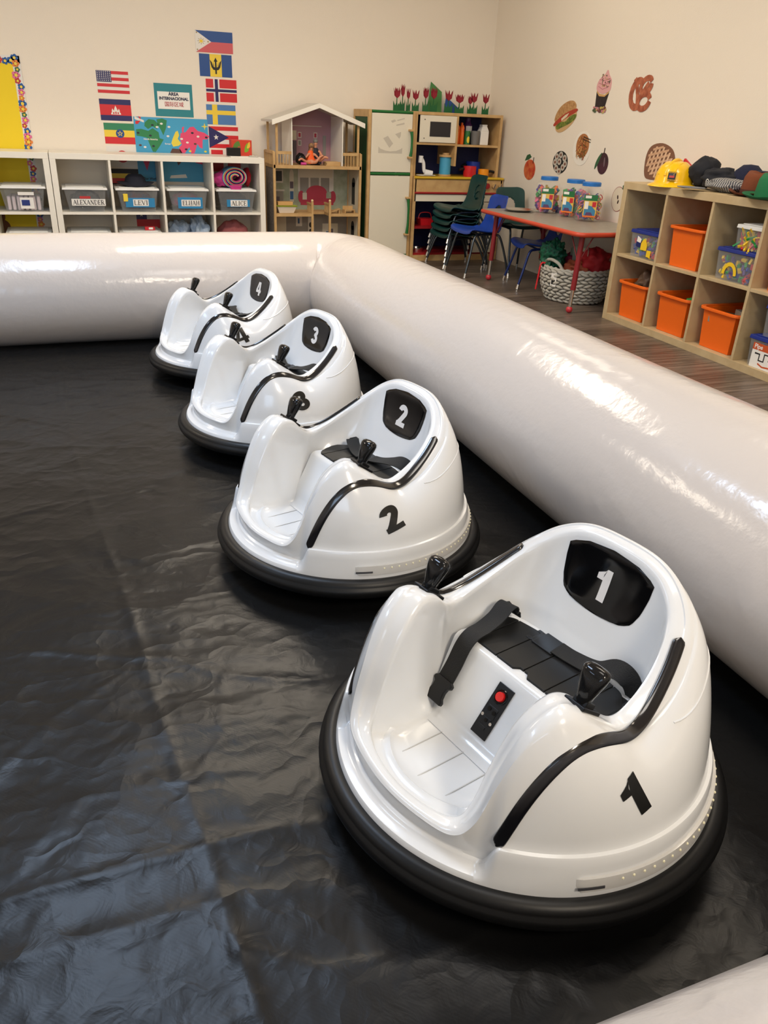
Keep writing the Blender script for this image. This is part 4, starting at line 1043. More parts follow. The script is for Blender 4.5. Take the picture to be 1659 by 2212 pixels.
for x in (-.045, .095):
    part('stair_post', pine, dh, lambda b: b.bb((x - .008, .0, .03), (x + .008, .016, .45)))
    part('post_knob', mat('pale_wood', srgb(225, 200, 150), .5), dh, lambda b: b.sphere((x, .008, .458), .010, n=12), smooth=True)
    part('railing', pine, dh, lambda b: (b.bb((x - .006, .016, .425), (x + .006, .15, .437)), *[b.bb((x - .003, .03 + .022 * i, .366), (x + .003, .036 + .022 * i, .425)) for i in range(6)]))
part('railing', pine, dh, lambda b: (b.bb((-.312, 0, .775), (-.205, .012, .795)), *[b.bb((-.29 + .022 * i, .003, .703), (-.285 + .022 * i, .009, .775)) for i in range(4)]))
part('railing', pine, dh, lambda b: (b.bb((.19, 0, .775), (.312, .012, .795)), *[b.bb((.21 + .022 * i, .003, .703), (.215 + .022 * i, .009, .775)) for i in range(4)]))
for s in (-1, 1): part('railing', pine, dh, lambda b: (b.bb((s * W2 - .006, .018, .775), (s * W2 + .006, DD - .018, .795)), *[b.bb((s * W2 - .003, .04 + .035 * i, .703), (s * W2 + .003, .047 + .035 * i, .775)) for i in range(7)]))
# roof
def roof(b, s):
    p = [(s * .352, .984), (0, 1.102), (0, 1.117), (s * .352, .999)]
    vs = [(x, -.022, z) for x, z in p] + [(x, DD + .03, z) for x, z in p]
    b.add(vs, [(0, 1, 2, 3), (7, 6, 5, 4), (0, 4, 5, 1), (1, 5, 6, 2), (2, 6, 7, 3), (3, 7, 4, 0)])
for s in (-1, 1):
    rp = part('roof_panel', mat('roof_grey', srgb(205, 200, 190), .6), dh, lambda b: roof(b, s))
    part('fascia', shelf_w, rp, lambda b: b.prism([(s * .352, .965), (s * .352, .998), (0, 1.116), (0, 1.086)], .010), bevel=.001).matrix_local = Matrix(((1, 0, 0, 0), (0, 0, 1, -.032), (0, 1, 0, 0), (0, 0, 0, 1)))
lav = mat('wallpaper_lilac', srgb(172, 130, 140), .6); sage = mat('wallpaper_sage', srgb(150, 158, 132), .6, var=(20, srgb(166, 172, 150))); grey = mat('print_grey', srgb(140, 136, 128), .6); crm = mat('print_cream', srgb(205, 198, 176), .6)
prints = [mat('print_black', srgb(16, 16, 18), .4), mat('print_white', srgb(205, 200, 190), .6), mat('print_rose', srgb(176, 50, 70), .6), mat('print_blue', srgb(50, 90, 130), .6), mat('print_dusk', srgb(96, 84, 92), .6), crm, sage, grey]
def wallp(nm, base, y, z0, z1, x0, x1, shapes):
    b = MB(); b.bb((x0, y, z0), (x1, y + .004, z1), m=0)
    for ly, (kind, a, mi, _) in enumerate(shapes):
        pts = rect(*a) if kind == 'r' else ellipse(*a)
        q = [(p[0], -p[1]) for p in pts]
        vs = [(p[0], y - .0004 - .0002 * ly, p[1]) for p in pts] + [(p[0], y, p[1]) for p in pts]; n = len(pts)
        b.add(vs, [tuple(range(n))] + [(i, (i + 1) % n, n + (i + 1) % n, n + i) for i in range(n)], m=mi + 1)
    return b.obj(nm, [base] + prints, dh, smooth=False)
YB = DD - .006
b = MB(); b.prism([(-.195, .703), (.185, .703), (.185, 1.042), (0, 1.10), (-.195, 1.042)], .004); o = b.obj('attic_back_wall', lav, dh, smooth=False); o.matrix_local = Matrix(((1, 0, 0, 0), (0, 0, 1, YB), (0, 1, 0, 0), (0, 0, 0, 1)))
fr = [('r', (-.155, .11, .96, .965), 1, 1)]
for x, z in ((-.065, .90), (-.065, .845), (.06, .90), (.06, .845)): fr += [('r', (x - .014, x + .014, z - .02, z + .02), 1, 1), ('r', (x - .009, x + .009, z - .014, z + .014), 2 if z > .87 else 7, 2)]
fr += [('r', (-.19, -.09, .72, .86), 4, 1), ('r', (-.158, -.118, .80, .84), 0, 2), ('r', (-.19, -.09, .865, .93), 5, 1), ('r', (.12, .145, .76, .90), 7, 1)]
wallp('attic_print', lav, YB - .003, .71, 1.02, -.19, .18, fr)
for x in (-.2, .188): part('white_partition', shelf_w, dh, lambda b: b.bb((x - .0035, .0, .703), (x + .0035, YB, 1.035)))
mid = [('r', (-.325, -.20, .56, .655), 1, 1), ('r', (-.322, -.208, .572, .645), 0, 2), ('r', (-.32, -.19, .50, .512), 1, 1), ('r', (-.31, -.20, .40, .50), 7, 1), ('r', (-.28, -.23, .40, .46), 4, 2), ('e', (-.132, .61, .017, .05), 5, 1), ('r', (-.149, -.115, .42, .60), 5, 1), ('r', (-.146, -.118, .44, .50), 3, 2), ('r', (-.146, -.118, .52, .57), 4, 2),
       ('r', (-.08, .21, .50, .68), 1, 1), ('r', (-.07, .20, .60, .67), 5, 2), ('r', (-.065, .005, .50, .60), 7, 2), ('r', (.02, .09, .50, .60), 7, 2), ('r', (.105, .175, .50, .60), 7, 2), ('e', (.07, .49, .085, .055), 2, 3), ('r', (-.06, .21, .40, .48), 2, 3), ('e', (-.055, .46, .025, .045), 2, 3), ('e', (.205, .46, .025, .045), 2, 3), ('r', (-.045, -.01, .44, .49), 5, 4), ('r', (.15, .19, .45, .49), 6, 4)]
wallp('living_room_print', sage, YB - .002, .366, .68, -.33, .33, mid)
low = [('r', (-.30, -.18, .05, .32), 5, 1), ('r', (-.14, -.11, .15, .30), 7, 1), ('r', (-.10, -.05, .24, .32), 1, 1), ('r', (-.085, -.07, .26, .30), 3, 2), ('r', (0, .05, .06, .32), 1, 1), ('e', (.02, .2, .012, .02), 0, 2), ('e', (.02, .25, .012, .02), 0, 2), ('r', (.12, .25, .05, .26), 5, 1), ('r', (.15, .18, .08, .2), 3, 2), ('r', (.19, .21, .08, .22), 4, 2)]
wallp('kitchen_print', grey, YB - .002, .03, .345, -.33, .33, low)
part('side_panel', mat('brick_print', srgb(148, 140, 132), .7, var=(60, srgb(120, 112, 108))), dh, lambda b: b.bb((-W2 - .002, .018, .03), (-W2 + .002, YB, .68)))
part('side_panel', mat('side_print', srgb(196, 190, 168), .6), dh, lambda b: b.bb((W2 - .002, .018, .03), (W2 + .002, YB, .68)))
for z in (.42, .10): part('arched_window', prints[0], dh, lambda b: (b.bb((W2 - .004, .12, z), (W2 - .0022, .19, z + .16)), b.cyl((W2 - .004, .155, z + .16), (W2 - .0022, .155, z + .16), .035, n=20)))
# dolls in the attic
skin = mat('doll_skin', srgb(206, 140, 106), .45)
def skinned(name, pts, edges, rad, m, parent, loc=(0, 0, 0), sub=2):
    me = bpy.data.meshes.new(name); me.from_pydata(pts, edges, []); me.materials.append(m)
    o = bpy.data.objects.new(name, me); COL.objects.link(o)
    md = o.modifiers.new('s', 'SKIN'); me.skin_vertices[0].data[0].use_root = True
    for i, r in enumerate(rad): me.skin_vertices[0].data[i].radius = (r, r) if not isinstance(r, tuple) else r
    if sub: sb = o.modifiers.new('d', 'SUBSURF'); sb.levels = sub; sb.render_levels = sub
    dg = bpy.context.evaluated_depsgraph_get(); dg.update()
    m2 = bpy.data.meshes.new_from_object(o.evaluated_get(dg)); 
    for p in m2.polygons: p.use_smooth = True
    bpy.data.objects.remove(o)
    ob = bpy.data.objects.new(name, m2); COL.objects.link(ob); ob.parent = parent; ob.location = loc
    return ob
d1 = thing('doll', 'doll in an orange dress with long brown hair slumped in the dollhouse attic', 'doll', (1.735, 6.17, .7035))
skinned('body', [(0, 0, .022), (.004, .01, .07), (.006, .012, .092), (.008, .012, .105), (.01, .012, .125), (-.02, -.01, .075), (-.045, -.03, .05), (.035, 0, .072), (.05, -.03, .05), (-.045, -.03, .02), (-.085, -.05, .045), (.03, -.04, .02), (.06, -.05, .06), (-.11, -.055, .03), (.085, -.055, .07)],
        [(0, 1), (1, 2), (2, 3), (3, 4), (1, 5), (5, 6), (1, 7), (7, 8), (0, 9), (9, 10), (0, 11), (11, 12), (10, 13), (12, 14)], [.018, .018, .008, .01, .017, .009, .006, .009, .006, .012, .009, .012, .009, .006, .006], skin, d1)
b = MB(); b.lathe([(.048, .012), (.04, .03), (.026, .06), (.02, .09), (.012, .10)], 24, c=(0, .005, 0), fn=lambda r, z, t: (r * (1 + .12 * math.sin(5 * t) * (z < .05)), z), sx=1.0, sy=.8); b.obj('orange_dress', mat('orange_cloth', srgb(240, 92, 20), .6), d1, smooth=True)
b = MB(); b.sphere((.01, .018, .128), .021, (1, 1, 1.05), 20); b.sphere((.012, .026, .100), .02, (1.1, .6, 1.6), 20, fn=lambda p: .12 * math.sin(p[0] * 14)); b.obj('hair', mat('brown_hair', srgb(110, 76, 46), .6, var=(60, srgb(160, 120, 80))), d1)
d2 = thing('doll', 'grey haired doll in dark clothes sitting in the dollhouse attic', 'doll', (1.782, 6.205, .7035))
skinned('body', [(0, 0, .025), (0, 0, .085), (0, 0, .115), (0, 0, .128), (.002, -.004, .155), (.028, -.01, .095), (.04, -.04, .06), (.06, -.06, .05), (-.028, 0, .095), (.015, -.05, .03), (.05, -.085, .06), (.075, -.09, .05), (-.015, -.05, .02)],
        [(0, 1), (1, 2), (2, 3), (3, 4), (1, 5), (5, 6), (6, 7), (1, 8), (0, 9), (9, 10), (10, 11), (0, 12)], [.02, .02, .012, .009, .018, .01, .008, .008, .01, .014, .011, .008, .012], skin, d2)
b = MB(); b.lathe([(.034, .0), (.032, .03), (.027, .07), (.026, .10), (.014, .118)], 24, sx=1.1, sy=.85); b.box((.018, -.03, .02), (.024, .06, .024)); b.obj('dark_suit', mat('navy_cloth', srgb(30, 32, 46), .7), d2, smooth=True)
b = MB(); b.sphere((.002, .004, .162), .019, (1, 1, .9), 18); b.obj('hair', mat('grey_hair', srgb(120, 118, 112), .6), d2)
d3 = cloth('doll_skirt', (1.655, 6.16, .7035), .04, (.9, 1, .9), black, 9, .2); tag(d3, 'black doll skirt heap at the left of the attic', 'doll clothes')
b = MB(); b.bb((0, 0, 0), (.115, .07, .006)); b.bb((0, 0, .006), (.115, .006, .028)); b.bb((0, .064, .006), (.115, .07, .028)); b.bb((0, 0, .006), (.006, .07, .022)); tag(b.obj('toy_bed', pine, loc=(1.84, 6.12, .7035), smooth=False, bevel=.001), 'tiny wooden toy bed in the right of the attic', 'toy bed')
b = MB(); b.cyl((-.02, 0, .010), (.02, 0, .010), .0095, n=16); tag(b.obj('pink_roll', mat('pink_toy', srgb(200, 60, 140), .4), loc=(1.665, 6.115, .7035)), 'small pink roll on the attic floor edge', 'toy')
b = MB(); b.tray((-.055, .055, -.03, .03, 0), (-.075, .075, -.045, .045, .048), .004); b.prism
o = b.obj('tub_body', mat('tub_cream', srgb(226, 214, 196), .4), None, smooth=False, bevel=.002)
tb = thing('toy_bathtub', 'cream toy bathtub with lime rim on the middle dollhouse floor', 'toy bathtub', (1.535, 6.16, .3665)); o.parent = tb; o.location = (0, 0, 0)
b = MB(); b.tray((-.077, .077, -.047, .047, .046), (-.082, .082, -.052, .052, .053), .006); b.obj('lime_rim', mat('lime_plastic', srgb(170, 190, 60), .4), tb, smooth=False)
b = MB(); b.box((0, 0, .013), (.115, .05, .026)); tag(b.obj('toy_plank', mat('tan_wood', srgb(206, 158, 100), .5), loc=(1.53, 6.17, .4205), smooth=False, bevel=.001), 'pale wooden toy block lying across the bathtub', 'toy block')
b = MB(); b.bb((0, 0, .02), (.085, .05, .026)); b.bb((0, 0, 0), (.006, .05, .02)); b.bb((.079, 0, 0), (.085, .05, .02)); b.bb((0, .045, .026), (.085, .05, .05)); tag(b.obj('toy_bench', pine, loc=(2.0, 6.13, .3665), rz=.1, smooth=False), 'tiny wooden bench at the right of the middle floor', 'toy bench')
b = MB(); b.box((0, 0, .02), (.09, .05, .006), rx=0, ry=-.28); b.box((-.03, 0, .006), (.006, .04, .012)); b.box((.035, 0, .013), (.006, .04, .026)); tag(b.obj('toy_table', pine, loc=(1.915, 6.14, .3665), smooth=False), 'tipped wooden toy table beside the stair railing', 'toy table')

# ------------------------------------------------------------------ play fridge
fg = thing('play_refrigerator', 'tall white toy refrigerator with green trims and handles', 'play refrigerator', (2.175, 6.13, 0))
gtrim = mat('green_trim', srgb(24, 104, 44), .4); navy = mat('navy_board', srgb(22, 32, 82), .6)
FW, FD, FH = .382, .36, 1.096
for x in (0, FW - .024): part('frame_post', pine, fg, lambda b: b.bb((x, 0, 0), (x + .024, .03, FH)), bevel=.002)
part('back_post', pine, fg, lambda b: b.bb((0, FD - .03, 0), (.024, FD, FH)), bevel=.002)
part('side_rail', pine, fg, lambda b: b.bb((0, .03, FH - .05), (.02, FD - .03, FH)))
part('side_rail', pine, fg, lambda b: b.bb((0, .03, 0), (.02, FD - .03, .06)))
part('green_side_board', mat('green_board', srgb(18, 72, 36), .6), fg, lambda b: b.bb((.006, .03, .06), (.014, FD - .03, FH - .05)))
part('top_board', pine, fg, lambda b: b.bb((.02, .006, FH - .016), (FW - .02, FD, FH - .002)))
part('back_board', mat('green_board'  , (0, 0, 0)), fg, lambda b: b.bb((.02, FD - .02, .02), (FW - .02, FD - .012, FH - .02)))
for z0, z1, hz in ((.668, 1.074, (.775, .965)), (.055, .642, (.21, .485))):
    dr = part('door', white_cream if False else mat('cream_board', srgb(228, 220, 200), .5), fg, lambda b: b.bb((.026, -.002, z0), (FW - .026, .016, z1)), bevel=.002)
    h = part('handle', gtrim, dr, lambda b: b.tube(crom([(.338, -.036, hz[0] + .01), (.342, -.040, (hz[0] * 3 + hz[1]) / 4), (.343, -.040, (hz[0] + hz[1]) / 2), (.342, -.040, (hz[0] + 3 * hz[1]) / 4), (.338, -.036, hz[1] - .01)], 5), [.013 - .004 * math.sin(PI * i / 20) for i in range(21)], 14), smooth=True)
    for z in hz: part('handle_mount', pine, dr, lambda b: b.box((.338, -.024, z), (.030, .052, .014)), bevel=.004)
for z in (1.085, .655, .045): part('green_trim', gtrim, fg, lambda b: b.cyl((.026, .004, z), (FW - .026, .004, z), .010, n=16), smooth=True)
# tape marks on the upper door
tpm = mat('tape_residue', srgb(198, 190, 174), .4)
def door_pt(px_, py_): return ((px_ - 210) / 402. * .33 + .026, .668 + (928 - py_) / 590. * .406)
b = MB()
for Pq in ([(395, 410), (430, 395), (450, 410), (410, 430)], [(455, 400), (530, 375), (530, 388), (460, 410)], [(450, 445), (530, 422), (530, 440), (452, 458)], [(325, 585), (370, 560), (425, 635), (390, 680), (350, 620)], [(442, 540), (500, 515), (498, 560), (485, 585)], [(280, 670), (300, 690), (350, 708), (400, 715), (460, 708), (505, 688), (520, 675), (518, 735), (280, 735)]):
    q = [door_pt(*p) for p in Pq]; vs = [(p[0], -.0026, p[1]) for p in q] + [(p[0], -.0018, p[1]) for p in q]; n = len(q); b.add(vs, [tuple(range(n))] + [(i, (i + 1) % n, n + (i + 1) % n, n + i) for i in range(n)])
b.obj('tape_marks', tpm, fg, smooth=False)
# ------------------------------------------------------------------ play kitchen
pk = thing('play_kitchen', 'wooden toy kitchen hutch with microwave, yellow counter and navy back', 'play kitchen', (2.562, 6.10, 0))
cream = MATS['cream_board']
part('side_post', pine, pk, lambda b: b.bb((0, .05, .64), (.022, .39, 1.098)), bevel=.002)
part('side_post', pine, pk, lambda b: b.bb((.735, .05, .64), (.757, .39, 1.098)), bevel=.002)
part('top_rail', pine, pk, lambda b: b.bb((.022, .05, 1.076), (.735, .39, 1.098)), bevel=.002)
part('divider', pine, pk, lambda b: b.bb((.352, .052, .72), (.370, .389, 1.076)))
part('shelf_board', pine, pk, lambda b: b.bb((.022, .055, .868), (.352, .389, .884)))
part('shelf_board', pine, pk, lambda b: b.bb((.370, .055, .862), (.735, .389, .878)))
part('back_board', navy, pk, lambda b: b.bb((.012, .382, .05), (.745, .389, 1.08)))
mw = part('microwave_door', cream, pk, lambda b: b.bb((.040, .046, .886), (.350, .056, 1.074)), bevel=.002)
part('microwave_window', mat('dark_window', srgb(34, 33, 38), .25), mw, lambda b: b.bb((.124, .0435, .928), (.300, .0458, 1.032)))
for z in (.914, 1.045): part('door_screw', prints[0], mw, lambda b: b.cyl((.078, .0435, z), (.078, .0458, z), .004, n=10))
part('counter_board', pine, pk, lambda b: b.bb((0, .012, .628), (.795, .39, .640)))
part('yellow_counter_edge', mat('yellow_edge', srgb(206, 168, 40), .4), pk, lambda b: (b.cyl((.004, .010, .634), (.792, .010, .634), .0095, n=14), b.bb((0.002, .012, .6405), (.794, .37, .6425))), smooth=True)
part('front_panel', pine, pk, lambda b: b.bb((.012, .014, .528), (.785, .026, .622)))
part('red_trim', mat('red_trim', srgb(150, 24, 30), .4), pk, lambda b: b.cyl((.01, .010, .522), (.785, .010, .522), .0085, n=14), smooth=True)
part('white_apron', cream, pk, lambda b: b.bb((.012, .014, .460), (.785, .026, .511)))
part('oven_door', cream, pk, lambda b: b.bb((.55, .014, .06), (.785, .026, .455)), bevel=.002)
for x in (0.0, .771): part('leg_post', pine, pk, lambda b: b.bb((x, .014, 0), (x + .024, .04, .628)), bevel=.002)
part('side_board', pine, pk, lambda b: b.bb((.779, .04, 0), (.793, .388, .628)))
part('base_board', pine, pk, lambda b: b.bb((.024, .016, 0), (.771, .03, .045)))
part('red_shelf', mat('red_trim', (0, 0, 0)), pk, lambda b: b.bb((.024, .03, .25), (.54, .38, .268)))
part('red_shelf', mat('red_trim', (0, 0, 0)), pk, lambda b: b.bb((.024, .03, .045), (.771, .38, .062)))
for i, (x, m_) in enumerate(((.645, mat('red_trim', (0, 0, 0))), (.710, pine), (.768, pine))):
    kb = part('knob', m_, pk, lambda b: b.cyl((x, -.006, .580), (x, .014, .580), .022 if i == 0 else .019, n=22), smooth=True)
    if i: part('knob_grip', prints[4], kb, lambda b: b.box((x, -.0075, .580), (.006, .006, .034), rx=0, ry=.4))
def single(nm, m, fn, loc, label, cat, group=None, **k):
    b = MB(); fn(b); o = b.obj(nm, m, None, loc=loc, **k); return tag(o, label, cat, group)
def bottle_prof(r, h, neck=.35): return [(0, 0), (r * .9, 0), (r, .006), (r, h * .62), (r * .8, h * .78), (r * neck, h * .86), (r * neck, h * .97), (0, h)]
for i, x in enumerate((2.962, 3.003)):
    b = MB(); b.lathe(bottle_prof(.030, .158, .42), 20, sx=.66, sy=1.1); b.tube(crom([(.0, -.03, .09), (.0, -.04, .115), (.0, -.025, .135)], 4), .005, 8)
    tag(b.obj('toy_juice_jug', mat('orange_jug', srgb(226, 104, 30), .35), loc=(x, 6.24, .8785)), ['orange toy juice jug at the left, against the divider', 'orange toy juice jug at the right, beside the green can'][i], 'toy jug', None)
can = thing('toy_corn_can', 'green and yellow toy can between the jug and grey cup', 'toy can', (3.052, 6.23, .8785)); part('can', mat('can_green', srgb(40, 110, 50), .4), can, lambda b: b.cyl((0, 0, 0), (0, 0, .098), .024, n=24), smooth=True)
part('corn_picture', fy_, can, lambda b: b.ribbon([(.0245 * math.sin(a), -.0245 * math.cos(a), .035) for a in (-.5, -.2, .1, .4)], [(math.sin(a), -math.cos(a), 0) for a in (-.5, -.2, .1, .4)], [.02, .045, .05, .03], .0006), smooth=True)
pb = thing('toy_grape_bottle', 'purple toy bottle with a white label at the back of the shelf', 'toy bottle', (3.098, 6.33, .8785)); part('bottle', mat('purple_plastic', srgb(70, 30, 90), .35), pb, lambda b: b.lathe([(0, 0), (.034, 0), (.036, .13), (.036, .14), (.026, .155), (.022, .17), (.024, .19), (0, .192)], 24), smooth=True)
part('bottle_label', paper, pb, lambda b: b.ribbon([(.0365 * math.sin(a), -.0365 * math.cos(a), .11) for a in (-.8, -.4, 0, .4, .8)], [(math.sin(a), -math.cos(a), 0) for a in (-.8, -.4, 0, .4, .8)], .045, .0008), smooth=True)
single('toy_cup', mat('grey_plastic', srgb(110, 108, 106), .5), lambda b: b.lathe([(0, .002), (.030, .0), (.036, .10), (.033, .10), (.028, .006), (0, .006)], 28), (3.118, 6.22, .8785), 'plain grey toy cup before the purple bottle', 'toy cup')
mc = thing('toy_milk_carton', 'white toy milk carton at the right end of the shelf', 'toy milk carton', (3.200, 6.25, .8785)); part('carton', paper, mc, lambda b: (b.bb((-.036, -.036, 0), (.036, .036, .10)), b.hexa((-.036, .036, -.036, .036, .10), (-.020, .020, -.030, .030, .135)), b.bb((-.022, -.028, .135), (.022, .028, .148))), bevel=.003)
# counter toys
Zc = .6428
faucet = thing('toy_mixer', 'white toy mixer with curved neck on the toy counter', 'toy', (2.690, 6.20, Zc)); part('neck', white_p, faucet, lambda b: b.tube(crom([(.03, 0, .02), (-.008, 0, .035), (-.018, 0, .09), (-.035, 0, .122)], 6), .014, 12), smooth=True)
part('head', white_p, faucet, lambda b: b.cyl((-.045, 0, .095), (-.042, 0, .145), .018, n=18), smooth=True); part('barrel', white_p, faucet, lambda b: b.cyl((-.01, -.01, .028), (.055, -.02, .022), .022, .016, n=18), smooth=True)
pl = thing('toy_plate', 'flat white toy plate with a red edge on the toy counter', 'toy plate', (2.682, 6.165, Zc)); part('plate', paper, pl, lambda b: b.lathe([(0, 0), (.045, 0), (.085, .006), (.083, .008), (.045, .003), (0, .003)], 40, sy=.5), smooth=True); 
bcn = thing('toy_blender', 'light blue toy blender with wooden lid on the toy counter', 'toy blender', (2.880, 6.24, Zc)); part('jar', mat('sky_blue', srgb(70, 160, 200), .35), bcn, lambda b: b.cyl((0, 0, .012), (0, 0, .140), .046, n=30), smooth=True); part('base', pine, bcn, lambda b: b.cyl((0, 0, 0), (0, 0, .012), .052, n=30), smooth=True); part('lid', pine, bcn, lambda b: (b.cyl((0, 0, .140), (0, 0, .156), .056, n=30), b.cyl((0, 0, .156), (0, 0, .170), .030, n=20)), smooth=True)
def pot(nm, lab, loc, m, r, h, side):
    t = thing('toy_' + nm, lab, 'toy pot', loc); part('pot', m, t, lambda b: b.lathe([(0, .002), (r * .96, 0), (r, .01), (r, h), (r * .94, h), (r * .9, .008), (0, .008)], 32), smooth=True)
    part('handle', black, t, lambda b: b.tube(crom([(side * r * .95, 0, h * .7), (side * (r + .02), -.005, h * .75), (side * (r + .05), -.012, h * .65)], 4), .010, 10), smooth=True)
pot('pot', 'red toy pot on the toy counter', (3.085, 6.20, Zc), red_p, .052, .078, -1); pot('saucepan', 'orange yellow toy saucepan at the right of the counter', (3.205, 6.19, Zc), mat('amber_plastic', srgb(236, 150, 20), .35), .044, .058, 1); pot('stockpot', 'deep blue toy pot behind the saucepan', (3.190, 6.36, Zc), blue_p, .060, .105, -1)
# red toy tray inside the kitchen
single('toy_basket', red_p, lambda b: (b.tray((-.05, .05, -.04, .04, 0), (-.06, .06, -.05, .05, .05), .003), b.tube(crom([(-.06, 0, .045), (-.04, 0, .09), (.04, 0, .09), (.06, 0, .045)], 5), .004, 8)), (2.73, 6.24, .2685), 'red toy basket on the red shelf inside the kitchen', 'toy basket', smooth=False)
single('toy_pan', chrome, lambda b: b.lathe([(0, 0), (.05, 0), (.056, .03), (.053, .03), (.048, .004), (0, .004)], 28), (2.66, 6.22, .0625), 'shiny metal toy pan at the bottom of the kitchen', 'toy pan')
# ------------------------------------------------------------------ paper tulips on top
pet = mat('tulip_crimson', srgb(140, 22, 42), .7); stem = mat('tulip_green', srgb(26, 96, 50), .7)
tul = [(480, 135, 68, 0), (540, 102, 42, 0), (588, 140, 38, 1), (665, 150, 66, 1), (756, 118, 58, 0), (842, 115, 70, 0), (982, 135, 78, 1), (1100, 165, 90, 0), (1212, 176, 52, 0), (1246, 145, 70, 1), (1358, 150, 68, 1)]
tl = ['first from the left, over the fridge', 'tall narrow one beside the first', 'small bud with a short stem over the fridge', 'wide one just left of the microwave side', 'left of the green paper', 'in front of the green paper', 'large one before the blue paper', 'widest cluster at the right of the blue paper', 'small one leaning left behind the pair', 'right one of the overlapping pair', 'last at the right end of the hutch']
for i, (px_, pt, wpx, crown) in enumerate(tul):
    x = 2.472 + (px_ - 480) * .000875; zb = 1.0985 if px_ > 640 else 1.0965; top = 1.119 + (325 - pt) * .00073; w = wpx * .00088; h = top - zb
    t = thing('paper_tulip', 'red paper tulip, ' + tl[i], 'paper tulip', (x, 6.33 + .014 * (i % 2) + (.02 if i == 8 else 0), zb), 0, 'paper tulips along the top of the toy kitchen')
    k = w / 2; hh = h * .46
    teeth = [(-1, .92), (-.72, .55), (-.5, 1), (-.22, .6), (0, .94), (.25, .58), (.5, 1), (.72, .55), (1, .9)] if not crown else [(-1, 1), (-.5, .55), (-.25, .62), (0, 1.0), (.25, .62), (.5, .55), (1, 1)]
    P = [(-.12 * k, 0)] + [(-.75 * k, .22 * hh)] + [(a * k, c * hh) for a, c in teeth] + [(.75 * k, .22 * hh)] + [(.12 * k, 0)]
    b = MB(); b.prism(P, .004); b.prism([(p[0] * .7, p[1] * .92) for p in P], .004, z0=.006)
    o = b.obj('flower', pet, t, smooth=False); o.matrix_local = F(0, -.002, h * .54)
    b = MB(); b.prism([(-.10 * k - .002, .01), (.10 * k + .002, .01), (.003, h * .56), (-.003, h * .56)], .003); b.prism([(-1.0 * k, .0), (1.0 * k, .0), (1.02 * k, h * .44), (.6 * k, h * .25), (.4 * k, h * .33), (.1 * k, h * .2), (-.15 * k, h * .35), (-.5 * k, h * .22), (-1.02 * k, h * .42)], .003, z0=.004)
    b.box((0, .002, .006), (w * .9, .004, .02)); o = b.obj('stem_and_leaves', stem, t, smooth=False); o.matrix_local = F(0, 0, 0)
single('green_paper', mat('green_paper', srgb(70, 130, 70), .7), lambda b: b.prism([(-.07, 0), (.07, 0), (.075, .15), (-.02, .22), (-.04, .10)], .0015), (2.835, 6.44, 1.0985), 'upright sheet of green paper behind the tulips', 'paper', smooth=False).rotation_euler.x = math.radians(80)
single('blue_paper', mat('blue_paper', srgb(40, 80, 150), .7), lambda b: b.prism([(-.07, 0), (.07, 0), (.075, .03), (-.05, .12)], .0015), (3.0, 6.45, 1.0985), 'sheet of blue paper behind the tulips', 'paper', smooth=False).rotation_euler.x = math.radians(82)
# ------------------------------------------------------------------ school chairs
def chair(shell, frame, label, loc, rz, seat_h=.25, group=None, W=.35):
    """moulded stacking chair; front of the seat faces local +x, origin on the floor between the feet"""
    t = thing('school_chair', label, 'chair', loc, rz, group)
    H = seat_h
    prof = crom([(.165, 0, H - .028), (.160, 0, H - .008), (.130, 0, H), (.06, 0, H - .010), (-.03, 0, H - .018), (-.085, 0, H - .006), (-.115, 0, H + .030), (-.130, 0, H + .085), (-.142, 0, H + .15), (-.156, 0, H + .215), (-.163, 0, H + .238)], 9)
    NU, NV = len(prof), 49
    def fn(i, j):
        s = i / (NU - 1); p = prof[i]; v = 2 * j / (NV - 1) - 1
        if s < .45: hw = W / 2 * (.98 - .06 * (1 - min(1, s / .08)))
        else: hw = W / 2 * (.98 - .22 * sstep(s, .45, .75)) 
        if s > .86: hw *= math.sqrt(max(0.05, 1 - ((s - .86) / .15) ** 2 * .8))
        e = abs(v) ** 3
        lift = .016 * e if s < .5 else 0; wrap = .022 * e * (1 if s > .42 else 0) * (1 - sstep(s, .9, 1))
        return Vector((p[0] + wrap, v * hw, p[2] + lift))
    def hole(i, j):
        s = (i + .5) / (NU - 1); v = 2 * (j + .5) / (NV - 1) - 1
        return ((s - .74) / .085) ** 2 + (v / .42) ** 2 < 1
    b = MB(); b.grid(NU, NV, fn, skip=hole); o = b.obj('seat_shell', shell, t, smooth=True, ang=180, solid=.006)
    for s in (-1, 1):
        for nm, P in (('leg', [(-.02, s * .13, H - .022), (.07, s * .135, H - .026), (.115, s * .145, H - .045), (.150, s * .160, H * .45), (.185, s * .175, .012)]), ('leg', [(.03, s * .118, H - .026), (-.07, s * .125, H - .026), (-.105, s * .140, H - .055), (-.150, s * .158, H * .42), (-.178, s * .172, .012)])):
            b = MB(); b.tube(crom(P, 6), .0085, 10); l = b.obj(nm, frame, t)
            b = MB(); e = Vector(P[-1]); q = e + (Vector(P[-2]) - e).normalized() * .022; b.cyl(e + Vector((0, 0, -.012)), q, .0125, .0095, 14); b.obj('foot_cap', chrome, l)
    b = MB(); b.tube([(-.02, -.13, H - .024), (-.02, .13, H - .024)], .007, 8); b.tube([(.05, -.12, H - .026), (.05, .12, H - .026)], .007, 8); b.obj('cross_bar', frame, t)
    return t
dgreen = mat('chair_dark_green', srgb(20, 62, 60), .38); cblue = mat('chair_blue', srgb(26, 66, 160), .4); frame_k = mat('frame_dark_chrome', (.10, .12, .14), .25, .9); frame_b = mat('frame_blue', srgb(30, 50, 110), .35, .3)
pos = ['at the bottom of the stack', 'second from the bottom of the stack', 'in the middle of the stack', 'second from the top of the stack', 'on top of the stack']
